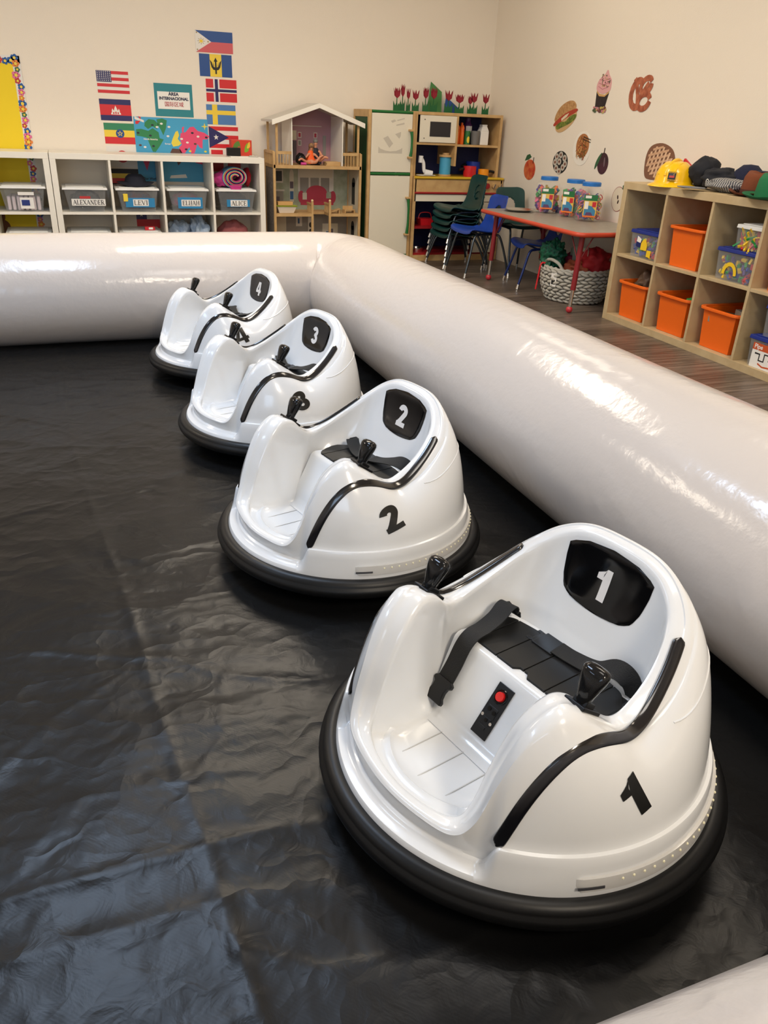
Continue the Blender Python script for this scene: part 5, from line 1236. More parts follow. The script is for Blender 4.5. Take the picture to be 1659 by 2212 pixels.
c0 = chair(dgreen, frame_k, 'dark green school chair at the bottom of the stack by the toy kitchen', (2.872, 5.895, 0), PI, .245, 'stacked dark green chairs')
for i in range(1, 5):
    c = copy_tree(c0); c.location = (2.872 + .004 * i, 5.895, .048 * i); c['label'] = 'dark green school chair %s by the toy kitchen' % pos[i]
cb = chair(cblue, frame_k, 'bright blue school chair between the green stack and the table', (2.872, 5.515, 0), PI, .325, None)
g2 = chair(dgreen, frame_k, 'dark green school chair pushed in behind the table corner', (3.150, 5.62, 0), PI / 2 + PI + .15, .37, None); g2.location = (3.180, 5.50, 0); g2.rotation_euler.z = -PI / 2 + .12
cb2 = chair(cblue, frame_b, 'blue school chair with blue frame under the table by the wall', (3.10, 5.02, 0), PI * .93, .29, None, W=.33)
# ------------------------------------------------------------------ activity table
tx0, tx1, ty0, ty1, tz = 2.765, 3.345, 4.055, 5.345, .488
tab = thing('activity_table', 'low grey topped activity table with red edge and red legs', 'table', ((tx0 + tx1) / 2, (ty0 + ty1) / 2, 0))
def rrect(x0, x1, y0, y1, r, n=6):
    P = []
    for cx, cy, a in ((x1 - r, y1 - r, 0), (x0 + r, y1 - r, PI / 2), (x0 + r, y0 + r, PI), (x1 - r, y0 + r, 1.5 * PI)):
        P += [(cx + r * math.cos(a + PI / 2 * k / n), cy + r * math.sin(a + PI / 2 * k / n)) for k in range(n + 1)]
    return P
hx, hy = (tx1 - tx0) / 2, (ty1 - ty0) / 2
b = MB(); b.prism(rrect(-hx + .004, hx - .004, -hy + .004, hy - .004, .05), .024, z0=tz - .024); b.obj('table_top', mat('grey_laminate', srgb(146, 138, 126), .35, var=(30, srgb(156, 148, 136))), tab, smooth=False)
b = MB(); b.tube([(x, y, tz - .0135) for x, y in rrect(-hx + .004, hx - .004, -hy + .004, hy - .004, .05)], .0135, 10, closed=True); b.obj('edge_band', mat('coral_edge', srgb(198, 70, 44), .4), tab)
tred = mat('table_leg_red', srgb(138, 34, 40), .4)
for sx_, sy_ in ((-1, -1), (-1, 1), (1, -1), (1, 1)):
    x, y = sx_ * (hx - .085), sy_ * (hy - .10)
    l = part('leg', tred, tab, lambda b: b.cyl((x * 1.03, y, .14), (x * .97, y, tz - .03), .0165, .0165, 16), smooth=True)
    part('leg_insert', chrome, l, lambda b: b.cyl((x * 1.06, y, .02), (x * 1.03, y, .15), .0115, n=16), smooth=True)
    part('ball_glide', mat('glide_red', srgb(190, 50, 60), .4), l, lambda b: b.sphere((x * 1.062, y, .021), .021, n=16), smooth=True)
    part('brace', tred, l, lambda b: (b.cyl((x, y, .30), (x - sx_ * .09, y, tz - .03), .004, n=8), b.cyl((x, y, .30), (x, y - sy_ * .11, tz - .03), .004, n=8)), smooth=True)
part('apron', tred, tab, lambda b: b.tube(rrect(-hx + .09, hx - .09, -hy + .11, hy - .11, .04) and [(p[0], p[1], tz - .034) for p in rrect(-hx + .09, hx - .09, -hy + .11, hy - .11, .04)], .010, 8, closed=True), smooth=True)
b = MB(); b.lathe([(0, 0), (.07, 0), (.105, .014), (.108, .016), (.103, .016), (.07, .004), (0, .004)], 48); tag(b.obj('metal_plate', chrome, loc=(2.98, 5.16, tz)), 'shallow round shiny metal plate on the grey table', 'plate')
# ------------------------------------------------------------------ plastic jars of toys
jcl = mat('jar_plastic', (.75, .78, .78), .08, alpha=.10, spec=.8)
def rj(r, t):     # rounded square jar
    k = max(abs(math.cos(t)), abs(math.sin(t))); e = 1 / k; return r * (1 + (min(e, 1.22) - 1) * .75)
tcols = [mat('toy_%s' % n, srgb(*c), .4) for n, c in (('red', (200, 40, 50)), ('yellow', (240, 200, 40)), ('green', (40, 150, 70)), ('blue', (30, 60, 160)), ('purple', (80, 50, 130)), ('pink', (220, 90, 130)), ('orange', (235, 120, 40)))]
def jar(x, y, label, seed, kind, rz, r=.086, h=.232):
    t = thing('toy_jar', label, 'jar', (x, y, tz), rz, 'big clear jars with blue lids on the table')
    b = MB(); b.lathe([(0, .003), (r * .86, .003), (r, .015), (r, h * .72), (r * .92, h * .82), (r * .62, h * .90), (r * .62, h * .93)], 64, fn=lambda q, z, a: (rj(q, a) if z < h * .85 else q, z)); b.obj('jar_body', jcl, t, ang=60)
    part('lid', mat('lid_blue', srgb(28, 110, 190), .4), t, lambda b: b.lathe([(0, h + .004), (r * .66, h + .004), (r * .70, h), (r * .70, h * .915), (0, h * .915)], 40, fn=lambda q, z, a: (q * (1 + .008 * math.sin(40 * a)), z)), smooth=True)
    lb = MB(); a0 = -PI / 2
    P = [((r + .0015) * .0 + (-.042 + .084 * i / 8), -rj(r, 0) * 1.0 - .002) for i in range(9)]
    lb.ribbon([(p[0], p[1], h * .42) for p in P], [(0, -1, 0)] * 9, h * .58, .0008, m=0)
    lb.bb((-.042, -r - .0042, h * .56), (.042, -r - .0030, h * .71), m=1); lb.bb((-.036, -r - .0046, h * .62), (.002, -r - .0032, h * .69), m=2); lb.bb((-.036, -r - .0046, h * .34), (-.012, -r - .0032, h * .54), m=2); lb.bb((.012, -r - .0046, h * .40), (.036, -r - .0032, h * .53), m=6)
    lb.prism([(-.036, .02), (.036, .02), (.036, .06), (.01, .085), (-.02, .09), (-.036, .075)], .0006, m=3, T=F(0, -r - .0034, .012)); lb.prism([(-.04, 0), (.02, 0), (.0, .03), (-.03, .03)], .0006, m=4, T=F(0.01, -r - .0036, .03)); lb.bb((-.042, -r - .0046, h * .13), (.042, -r - .0030, h * .17), m=5)
    lb.obj('label', [mat('jar_label_yellow', srgb(226, 190, 90), .4), mat('jar_label_green', srgb(30, 110, 60), .4), paper, mat('jar_label_blue', srgb(60, 130, 170), .4), mat('jar_label_purple', srgb(90, 60, 100), .4), tcols[6], tcols[0]], t, smooth=False)
    rg = random.Random(seed)
    for k in range(7):
        b = MB()
        for q in range(18 if kind == 'links' else 15):
            rr = (r - .018) * math.sqrt(rg.uniform(.45, 1.08)); a = rg.uniform(0, 2 * PI); z = rg.uniform(.02, h * .70); c = Vector((rr * math.cos(a), rr * math.sin(a), z))
            R_ = Quaternion((rg.uniform(-1, 1), rg.uniform(-1, 1), rg.uniform(-1, 1), rg.uniform(-1, 1))).normalized().to_matrix().to_4x4(); T = Matrix.Translation(c) @ R_
            if kind == 'links': b.tube([T @ Vector((.017 * math.cos(u), .011 * math.sin(u), 0)) for u in [.3 + 5.6 * i / 12 for i in range(13)]], .0032, 6)
            else: b.box((0, 0, 0), (.032, .026, .016), T=T); b.cyl(T @ Vector((0, 0, .008)), T @ Vector((0, 0, .018)), .008, n=8)
        o = b.obj('toy_pieces', tcols[k], None, smooth=True); o.location = (x, y, tz); o.rotation_euler.z = rz
        tag(o, '%s plastic toy pieces mixed in the %s' % (['red', 'yellow', 'green', 'blue', 'purple', 'pink', 'orange'][k], {'a': 'left jar', 'b': 'middle jar', 'c': 'right jar'}[label[-1]] if label[-1] in 'abc' and len(label) < 2 else label.split(' of')[0].replace('clear ', '')), 'toy pieces', None, 'stuff')
    return t
jar(3.165, 5.10, 'leftmost jar of stacking toys, nearest the metal plate', 1, 'blocks', -.55)
jar(3.225, 4.86, 'middle jar of stacking toys with a sideways label', 2, 'blocks', -1.0)
jar(3.195, 4.63, 'rightmost jar of curly plastic links, front label facing out', 3, 'links', -.5)
# ------------------------------------------------------------------ woven basket with scarves
bk = thing('woven_basket', 'grey white woven basket full of scarves under the table', 'basket', (3.105, 4.53, 0))
rp_ = mat('cotton_rope', srgb(186, 182, 170), .85, bump=(120, .5, .004))
b = MB(); rows = 9
for k in range(rows):
    zz = .014 + k * .0225; rr = .165 + .045 * math.sin(min(1, (k + .6) / 6) * PI / 2); n = 26
    for i in range(n):
        a = 2 * PI * (i + .5 * (k % 2)) / n; c = Vector((rr * math.cos(a), rr * math.sin(a) * 1.10, zz)); tg = Vector((-math.sin(a), math.cos(a) * 1.10, 0)).normalized()
        rad = Vector((math.cos(a), math.sin(a), 0)); up = Vector((0, 0, 1)); sl = tg * .030 + up * (.007 if k % 2 else -.007)
        b.tube([c - sl, c - sl * .5 + rad * .006, c + rad * .009, c + sl * .5 + rad * .006, c + sl], [.003, .0085, .0105, .0085, .003], 7)
b.lathe([(0, .004), (.16, .004), (.195, .08), (.205, .2), (.195, .2), (.185, .08), (.15, .012), (0, .012)], 36, sy=1.10)
b.obj('basket_body', rp_, bk, smooth=True, ang=80)
part('rim', rp_, bk, lambda b: b.tube([(.208 * math.cos(a), .228 * math.sin(a), .208 + .004 * math.sin(30 * a)) for a in [2 * PI * i / 96 for i in range(96)]], .011, 8, closed=True), smooth=True)
hd = part('handle', rp_, bk, lambda b: b.tube(crom([(-.17, -.10, .205), (-.19, -.07, .245), (-.20, 0, .26), (-.19, .07, .245), (-.17, .10, .205)], 5), .010, 8), smooth=True)
tg = part('price_tag', paper, bk, lambda b: b.box((-.212, -.07, .145), (.0015, .045, .085), rz=.32)); part('tag_print', ink, tg, lambda b: b.box((-.2135, -.068, .13), (.0008, .030, .030), rz=.32))
tul_g = mat('green_tulle', srgb(16, 110, 76), .6, var=(60, srgb(8, 60, 44)), bump=(60, .8, .01))
o = cloth('green_scarf', (2.965, 4.62, .150), .088, (.75, .95, 1.0), tul_g, 3, .5, 60, fr=3.5); tag(o, 'bunched green gauze scarf spilling over the basket front', 'scarf')
tag(cloth('red_scarf', (3.17, 4.44, .155), .10, (1.0, 1.0, .8), mat('red_gauze', srgb(170, 24, 34), .7), 5, .4, 40), 'red gauze scarf at the right side of the basket', 'scarf')
tag(cloth('pink_scarf', (3.14, 4.62, .150), .085, (.9, .9, .7), mat('magenta_gauze', srgb(150, 24, 70), .7), 7, .4, 40), 'magenta scarf at the far side of the basket', 'scarf')
tag(cloth('orange_scarf', (3.05, 4.46, .16), .075, (.9, 1.2, .6), mat('orange_gauze', srgb(150, 70, 40), .7), 11, .4, 40), 'burnt orange scarf in the middle of the basket', 'scarf')
b = MB(); b.grid(10, 14, lambda i, j: (-.02 + .01 * math.sin(j * 1.7), -.10 + .2 * j / 13, .13 * i / 9 + .015 * math.sin(j * .8))); tag(b.obj('lace_cloth', mat('white_lace', srgb(180, 190, 170), .8), loc=(3.12, 4.52, .20), solid=.003), 'white and pale green ruffled cloth standing up in the basket', 'cloth')
b = MB(); b.ribbon(crom([(2.935, 4.60, .214), (2.882, 4.61, .224), (2.868, 4.61, .14), (2.862, 4.615, .055)], 5), [(-1, 0, .2)] * 16, .014, .003); tag(b.obj('red_ribbon', mat('red_ribbon', srgb(214, 40, 48), .5)), 'red ribbon hanging over the left rim of the basket', 'ribbon')
# ------------------------------------------------------------------ orange bins and boxes in the birch shelf
def obin(yc, z, label, h=.208):
    t = thing('orange_bin', label, 'bin', (2.984, yc, z), 0, 'orange plastic bins in the birch shelf')
    # x goes into the shelf, y across
    b = MB(); b.tray((.034, .335, -.104, .104, 0), (.024, .345, -.113, .113, h - .012), .004); b.obj('bin_body', orange_p, t, smooth=False, bevel=.012, seg=4)
    b = MB(); b.tube([(.180 + x, y, h - .008) for x, y in rrect(-.170, .170, -.138, .138, .045)], .0075, 8, closed=True)
    P1 = rrect(-.176, .176, -.147, .147, .05); P0 = rrect(-.160, .160, -.122, .122, .04); n = len(P1)
    vs = [(.180 + p[0], p[1], h - .004) for p in P1] + [(.180 + p[0], p[1], h - .004) for p in P0] + [(.180 + p[0], p[1], h - .018) for p in P1] + [(.180 + p[0], p[1], h - .018) for p in P0]
    b2 = MB(); b2.add(vs, [(i, (i + 1) % n, n + (i + 1) % n, n + i) for i in range(n)] + [(2 * n + i, 2 * n + (i + 1) % n, (i + 1) % n, i) for i in range(n)] + [(n + i, n + (i + 1) % n, 3 * n + (i + 1) % n, 3 * n + i) for i in range(n)] + [(3 * n + i, 3 * n + (i + 1) % n, 2 * n + (i + 1) % n, 2 * n + i) for i in range(n)])
    b2.obj('rim', orange_p, t, smooth=False, bevel=.003); return t
CY = [4.0 - (a + c) / 2 for a, c in bc]
obin(CY[1], .3885, 'orange bin in the top row, second cube of the birch shelf'); obin(CY[3], .3885, 'orange bin in the top row, cut by the right picture edge')
obin(CY[0] - .0, .0385, 'orange bin at the bottom left with brown toys inside'); obin(CY[1], .0385, 'orange bin in the bottom row with a green toy inside'); obin(CY[2], .0385, 'orange bin in the bottom row holding wooden blocks')
tag(cloth('toy_animal', (3.10, CY[0] - .03, .135), .07, (1, .95, 1.0), mat('toy_brown', srgb(90, 66, 46), .6), 14, .6, 40, fr=3), 'brown toy dinosaur pile in the bottom left orange bin', 'toy')
b = MB(); b.sphere((0, 0, .03), .03, n=14, fn=lambda p: .25 * math.sin(8 * p[0]) * math.sin(7 * p[1])); tag(b.obj('green_toy', tcols[2], loc=(3.10, CY[1] - .03, .175)), 'small green toy on top inside the second bottom bin', 'toy')
bw = mat('block_grey_wood', srgb(150, 136, 120), .6)
for i, (dx, dy, z, rz, sz) in enumerate(((.06, .02, .185, .2, (.06, .12, .03)), (.10, -.06, .20, .9, (.04, .10, .03)), (.13, -.03, .225, -.4, (.03, .09, .03)), (.17, .05, .19, .5, (.05, .11, .03)))):
    b = MB(); b.box((0, 0, 0), sz); o = b.obj('wooden_block', [bw, mat('block_tan', srgb(120, 100, 72), .6)][i % 2], loc=(2.99 + dx, CY[2] + dy, z), rz=rz, smooth=False, bevel=.002); tag(o, ['flat grey wooden block lying across the front of the third bottom bin', 'tan wooden block leaning in the third bottom bin', 'grey wooden block on top of the third bottom bin heap', 'tan wooden block at the back of the third bottom bin'][i], 'wooden block')
navlid = mat('lid_navy', srgb(22, 44, 130), .4)
def tub(yc, z, w, d, h, label, lidm, seed, x=3.0, cols=None):
    t = thing('toy_tub', label, 'storage box', (x, yc, z))
    b = MB(); b.tray((.01, d - .01, -w * .44, w * .44, 0), (.004, d - .004, -w * .47, w * .47, h - .018), .002); b.obj('tub_body', clear_p, t, smooth=False)
    part('lid', lidm, t, lambda b: (b.hexa((0, d, -w / 2, w / 2, h - .022), (.002, d - .002, -w / 2 + .002, w / 2 - .002, h - .004)), b.hexa((.02, d - .02, -w * .42, w * .42, h - .004), (.022, d - .022, -w * .41, w * .41, h))), bevel=.003)
    rg = random.Random(seed); cs = cols or [0, 1, 2, 3, 4]
    for k in cs:
        b = MB()
        for q in range(16):
            c = Vector((rg.uniform(.022, d - .03) if q % 2 else .022, rg.uniform(-w * .38, w * .38), rg.uniform(.012, h - .045))); T = Matrix.Translation(c) @ Quaternion((rg.random(), rg.random(), rg.random(), rg.random())).normalized().to_matrix().to_4x4()
            b.box((0, 0, 0), (.012, .026, .018) if seed != 33 else (.008, .08, .010), T=T)
        o = b.obj('toy_pieces', tcols[k], None, smooth=False); o.location = (x, yc, z); tag(o, '%s toy pieces inside the %s' % (['red', 'yellow', 'green', 'blue', 'purple', 'pink', 'orange'][k], label.split(',')[0]), 'toy pieces', None, 'stuff')
    return t
FR = lambda x, y, z: Matrix(((0, 0, -1, x), (-1, 0, 0, y), (0, 1, 0, z), (0, 0, 0, 1)))
t = tub(CY[0] - .035, .3885, .245, .30, .150, 'small clear tub with blue lid, top left cube', navlid, 31, x=2.99)
b = MB(); b.prism([(-.062, .06), (-.02, .055), (-.02, .10), (-.062, .105)], .0006, m=0); b.prism([(-.02, .045), (.035, .045), (.035, .075), (.02, .10), (0, .105), (-.018, .08)], .0007, m=1); b.prism([(-.06, .085), (-.025, .08), (-.02, .10), (-.055, .115)], .0009, m=2); b.prism([(.04, .015), (.075, .012), (.075, .05), (.04, .05)], .0007, m=1); o = b.obj('printed_label', [mat('sticker_navy', srgb(24, 40, 100), .4), tcols[1], paper], t, smooth=False); o.matrix_local = FR(.0035, 0, .0)
t = tub(CY[2] - .035, .3885, .262, .30, .155, 'clear tub with blue lid and a yellow arch toy, top row', navlid, 32, x=2.99)
b = MB()
for q in band(ellipse(-.025, .03, .040, .050, 16, 0, 0, PI), .018): b.prism(q, .001)
o = b.obj('yellow_arch', tcols[1], t, smooth=False); o.matrix_local = FR(.0045, 0, .0)
tub(CY[2] - .085, .5440, .185, .24, .115, 'clear tub of yellow sticks with white lid, on the blue lidded tub', lid_m, 33, x=2.995, cols=[1, 2, 0, 1])
t = tub(CY[3] - .02, .0385, .262, .30, .150, 'clear tub with a red maze card, bottom right', navlid, 34, x=2.99)
pc = MB(); pc.box((0, 0, .0006), (.16, .115, .0012), m=0); pc.box((0, .042, .0012), (.16, .032, .0012), m=1)
for q in band([(-.06, .01), (-.03, .01), (-.03, -.02), (0, -.02), (0, .015), (.03, .015), (.03, -.01), (.06, -.01)], .008): pc.prism(q, .0006, z0=.0012, m=2)
for q in band([(-.03, -.035), (.0, -.045), (.05, -.04)], .007): pc.prism(q, .0006, z0=.0012, m=1)
o = pc.obj('maze_card', [paper, mat('card_rust', srgb(200, 84, 40), .5), ink], t, smooth=False); o.matrix_local = FR(.0028, -.0, .058) @ Matrix.Translation((-.015, 0, 0)) @ Matrix.Rotation(0, 4, 'Z')
text('lettering', 'Pipe', .030, paper, o, Matrix.Translation((-.045, .042, .0024)), bold=.0004)
tub(CY[3] - .045, .1890, .215, .26, .150, 'clear tub of pink pieces with blue lid, stacked at the right edge', navlid, 35, x=2.995, cols=[5, 0, 5])
# ------------------------------------------------------------------ hats on the birch shelf
Zs = .7735
hh = thing('hard_hat', 'glossy yellow toy hard hat with a square badge', 'hat', (3.075, 3.705, Zs), math.radians(200))
part('shell', yellow_p, hh, lambda b: b.lathe([(.128, .006), (.126, .010), (.104, .016), (.100, .030), (.096, .065), (.080, .098), (.052, .118), (.022, .124), (0, .125)], 56, fn=lambda r, z, t: (r * (1 + (.24 * max(0, math.cos(t)) ** 3 if z < .012 else 0)), z - (.006 * max(0, math.cos(t)) if z < .012 else 0))), smooth=True, ang=60)
part('ridge', yellow_p, hh, lambda b: b.tube([( .099 * math.cos(a), 0, .026 + .1035 * math.sin(a)) for a in [PI * i / 24 for i in range(2, 23)]], .009, 10), smooth=True)
for s in (-1, 1): part('rib', yellow_p, hh, lambda b: b.tube([(.090 * math.cos(a), s * .045, .030 + .088 * math.sin(a)) for a in [PI * i / 20 for i in range(2, 19)]], .005, 8), smooth=True)
bd2 = MB(); bd2.box((0, 0, 0), (.040, .046, .002), m=0); bd2.box((0, .004, .0012), (.028, .022, .001), m=2); bd2.box((0, -.002, .0016), (.026, .010, .001), m=1)
for i in range(6): bd2.box((-.0165 + .0066 * i, .019, .0012), (.003, .005, .001), m=3); bd2.box((-.0165 + .0066 * i, -.019, .0012), (.003, .005, .001), m=3)
o = bd2.obj('badge', [ink, mat('badge_red', srgb(190, 60, 50), .4), mat('badge_dark', srgb(50, 50, 60), .4), yellow_p], hh, smooth=False)
av = Vector((.92, .38, .0)).normalized(); zax = Vector((av[0] * .96, av[1] * .96, .28)); yax = (Vector((0, 0, 1)) - zax * zax[2]).normalized(); xax = yax.cross(zax)
cpt = Vector((.1005 * av[0], .1005 * av[1], .052)); o.matrix_local = Matrix(((xax[0], yax[0], zax[0], cpt[0]), (xax[1], yax[1], zax[1], cpt[1]), (xax[2], yax[2], zax[2], cpt[2]), (0, 0, 0, 1)))
fld = thing('red_toy_case', 'red edged clear plastic toy case behind the hard hat', 'toy case', (3.235, 3.90, Zs)); part('red_frame', red_p, fld, lambda b: (b.box((0, 0, .006), (.10, .20, .012)), b.box((.03, -.055, .09), (.012, .09, .05), rx=.5), b.box((-.02, -.03, .055), (.008, .012, .12), rx=.75)), bevel=.002); part('clear_panel', clear_p, fld, lambda b: b.box((-.01, -.02, .055), (.05, .10, .075), rx=.6))
blk = mat('black_felt', (.010, .011, .016), .9, bump=(60, .5, .004)); nvf = mat('navy_felt', srgb(18, 24, 52), .9, bump=(60, .5, .004))
t = thing('black_hat', 'slumped black cloth hat with a round eyelet between hard hat and striped cap', 'hat', (3.165, 3.535, Zs))
cloth('crown', (0, .045, 0), .085, (.95, .85, .86), blk, 2, .18, 44, parent=t); cloth('brim', (.01, -.06, 0), .075, (1.1, 1.35, .62), blk, 6, .3, 44, parent=t); part('eyelet', paper, t, lambda b: b.tube([(-.082, -.075 + .008 * math.cos(a), .045 + .008 * math.sin(a)) for a in [2 * PI * i / 12 for i in range(12)]], .002, 6, closed=True), smooth=True)
t = thing('navy_cap', 'dark navy cap behind the striped cap and brown hat', 'hat', (3.235, 3.345, Zs)); part('crown', nvf, t, lambda b: b.lathe([(.075, 0), (.078, .05), (.066, .10), (.035, .128), (0, .132)], 36, fn=lambda r, z, a: (r * (1 + .05 * math.sin(3 * a + z * 20)), z)), smooth=True); part('visor', nvf, t, lambda b: b.prism([(p[0], p[1]) for p in ellipse(.0, -.07, .06, .06, 20)], .006, z0=.10), smooth=False, bevel=.002)
def stripe_mat():
    m = bpy.data.materials.new('grey_pinstripe'); m.use_nodes = True; nt = m.node_tree; bb = nt.nodes['Principled BSDF']; tc = nt.nodes.new('ShaderNodeTexCoord'); wv = nt.nodes.new('ShaderNodeTexWave'); wv.inputs['Scale'].default_value = 26; wv.bands_direction = 'Y'; wv.inputs['Distortion'].default_value = .6; wv.inputs['Detail'].default_value = 0
    r = nt.nodes.new('ShaderNodeValToRGB'); r.color_ramp.elements[0].position = .4; r.color_ramp.elements[1].position = .6; r.color_ramp.elements[0].color = (*srgb(62, 64, 72), 1); r.color_ramp.elements[1].color = (*srgb(165, 162, 156), 1)
    nt.links.new(tc.outputs['Object'], wv.inputs['Vector']); nt.links.new(wv.outputs['Fac'], r.inputs[0]); nt.links.new(r.outputs[0], bb.inputs['Base Color']); bb.inputs['Roughness'].default_value = .9; return m
stp = stripe_mat(); t = thing('engineer_cap', 'grey pinstriped engineer cap lying over the shelf edge', 'hat', (3.07, 3.36, Zs), .25)
cloth('crown', (.02, -.05, .0), .075, (.85, 1.55, .42), stp, 21, .22, 50, parent=t)
part('visor', mat('grey_stripe_visor', srgb(120, 120, 122), .85), t, lambda b: b.prism(smooth_poly([(-.03, .06), (-.02, .13), (-.055, .175), (-.105, .165), (-.125, .11), (-.10, .05), (-.06, .03)], 4), .005, z0=.012), smooth=False, bevel=.002)
def fedora(nm, label, m, loc, rz, k=1.0):
    t = thing(nm, label, 'hat', loc, rz)
    part('crown', m, t, lambda b: b.lathe([(.082 * k, .008), (.080 * k, .04), (.074 * k, .085), (.062 * k, .112), (.035 * k, .112), (0, .104)], 48, fn=lambda r, z, a: (r * (1 + .07 * math.cos(2 * a)), z - (.012 * abs(math.cos(a)) if z > .1 else 0))), smooth=True, ang=80)
    part('brim', m, t, lambda b: b.lathe([(.078 * k, .006), (.105 * k, .004), (.135 * k, .012), (.136 * k, .015), (.105 * k, .008), (.078 * k, .010)], 56, fn=lambda r, z, a: (r * (1 + .07 * math.cos(2 * a)), z + .012 * abs(math.sin(a)) * (r > .12))), smooth=True, ang=80)
    return t
f = fedora('brown_hat', 'brown felt hat behind the green hat', mat('brown_felt', srgb(112, 58, 30), .95, bump=(150, .4, .003)), (3.125, 3.150, Zs), .3)
part('hat_band', mat('dark_brown_band', srgb(70, 34, 20), .7), f, lambda b: b.lathe([(.0835, .010), (.083, .03), (.081, .03), (.081, .010)], 48, close=True, fn=lambda r, z, a: (r * (1 + .07 * math.cos(2 * a)), z)), smooth=True)
fedora('green_hat', 'green felt hat at the right edge of the birch shelf top', mat('green_felt', srgb(26, 104, 62), .95, bump=(150, .4, .003)), (3.035, 2.965, Zs + .0005), .3)
# ------------------------------------------------------------------ food cutouts on the right wall
def cut(name, label, y, z, polys, mats, cat='wall sticker', rot=0, t=.0016):
    b = MB()
    for i, (pts, mi, ly) in enumerate(polys): b.prism(pts, t if ly == 0 else .0004, m=mi, z0=.00002 * i if ly == 0 else t + .0003 * (ly - 1) + .00002 * i)
    o = b.obj(name, mats, smooth=False); o.matrix_world = T_RIGHT(y, z, 3.3655) @ Matrix.Rotation(rot, 4, 'Z'); return tag(o, label, cat, 'food pictures on the right wall')
C_ = lambda n, r, g, bb, var=None: mat('food_' + n, srgb(r, g, bb), .5, var=var)
peach = C_('peach', 216, 120, 70, (22, srgb(196, 66, 44))); lf = C_('leaf', 50, 96, 60); br_ = C_('stalk', 60, 40, 30)
cut('peach_picture', 'paper cutout of a peach with one leaf on the right wall', 5.730, .745, [(ellipse(0, -.015, .085, .072, 30), 0, 0), ([(-.085, .045), (-.06, .085), (-.02, .095), (.01, .075), (-.03, .055)], 1, 0), ([(.035, .03), (.045, .035), (.05, .075), (.042, .075)], 2, 1)], [peach, lf, br_])
sx_ = [(math.cos(a) * .055 * (1 + .0), math.sin(a) * .045) for a in ()]
rolls = [(-.055, .035), (0, .05), (.055, .03), (-.07, -.005), (-.012, .002), (.07, -.01), (-.045, -.045), (.045, -.035), (0, -.065)]
P = [(ellipse(0, -.002, .098, .075, 26), 0, 0)] + [(ellipse(x * .95, y_ * .95, .026, .022, 16), 1, 1) for x, y_ in rolls] + [(ellipse(x * .95, y_ * .95, .013, .010, 12), 2, 2) for x, y_ in rolls] + [(ellipse(x * .95, y_ * .95, .005, .004, 8), 0, 3) for x, y_ in rolls]
cut('sushi_picture', 'paper cutout of dark sushi rolls above the left jar', 5.310, .808, P, [C_('nori', 30, 32, 34), C_('rice', 190, 186, 174), C_('fish', 150, 100, 80)])
rg = random.Random(5); noo = [(ellipse(rg.uniform(-.05, .05), rg.uniform(-.055, .055), rg.uniform(.015, .032), .003, 8, rg.uniform(0, 3)), rg.choice([3, 4, 5]), 2) for _ in range(70)]
cut('noodle_picture', 'paper cutout of a white plate of noodles with chopsticks', 5.060, .908, [(ellipse(0, 0, .105, .108, 40), 0, 0), (ellipse(.005, .018, .078, .075, 36), 1, 1)] + noo + [([(.0, .055), (.095, .048), (.096, .053), (.0, .062)], 2, 4), ([(.0, .070), (.092, .064), (.093, .069), (.0, .077)], 2, 4)], [C_('plate', 240, 234, 222), C_('noodle', 176, 116, 66), br_, C_('noodle2', 206, 150, 90), C_('noodle3', 150, 70, 40), C_('herb', 90, 90, 40)], rot=-.1)
cut('plum_picture', 'paper cutout of a dark plum with a long leaf', 4.800, .838, [(ellipse(.012, -.010, .060, .066, 30), 0, 0), (smooth_poly([(-.075, -.05), (-.045, -.02), (-.02, .03), (-.015, .055), (-.045, .03), (-.07, -.01)], 4), 1, 0), ([(.005, .05), (.014, .05), (.016, .085), (.008, .085)], 2, 1), (ellipse(.028, .0, .008, .03, 12, .1), 3, 1)], [C_('plum', 48, 26, 34, (12, srgb(76, 36, 50))), lf, br_, C_('plum_shine', 120, 96, 104)])
sand = [(smooth_poly([(-.135, -.01), (-.12, .045), (-.05, .085), (.05, .088), (.12, .06), (.135, .01), (.13, -.04), (.06, -.075), (-.05, -.085), (-.12, -.06)], 4), 3, 0), (smooth_poly([(-.13, .01), (-.12, .05), (-.05, .085), (.05, .087), (.12, .06), (.13, .015), (.0, .022)], 4), 0, 1), (smooth_poly([(-.14, .005), (0, .022), (.135, .01), (.14, -.012), (0, -.012), (-.14, -.018)], 3), 1, 2), ([(-.05, -.012), (.02, -.006), (.05, .01), (.0, .012), (-.05, .004)], 2, 3), (smooth_poly([(-.12, -.022), (-.06, -.015), (0, -.03), (.06, -.015), (.13, -.025), (.12, -.05), (.05, -.06), (-.05, -.055), (-.11, -.05)], 4), 4, 2)]
cut('sandwich_picture', 'paper cutout of a filled bread roll sandwich, tilted', 5.318, 1.100, sand, [C_('crust', 196, 152, 100, (60, srgb(170, 120, 70))), C_('tomato', 176, 60, 40), C_('cheese', 226, 212, 180), C_('bun', 206, 168, 118), C_('lettuce', 126, 138, 50, (50, srgb(70, 90, 30)))], rot=.33)
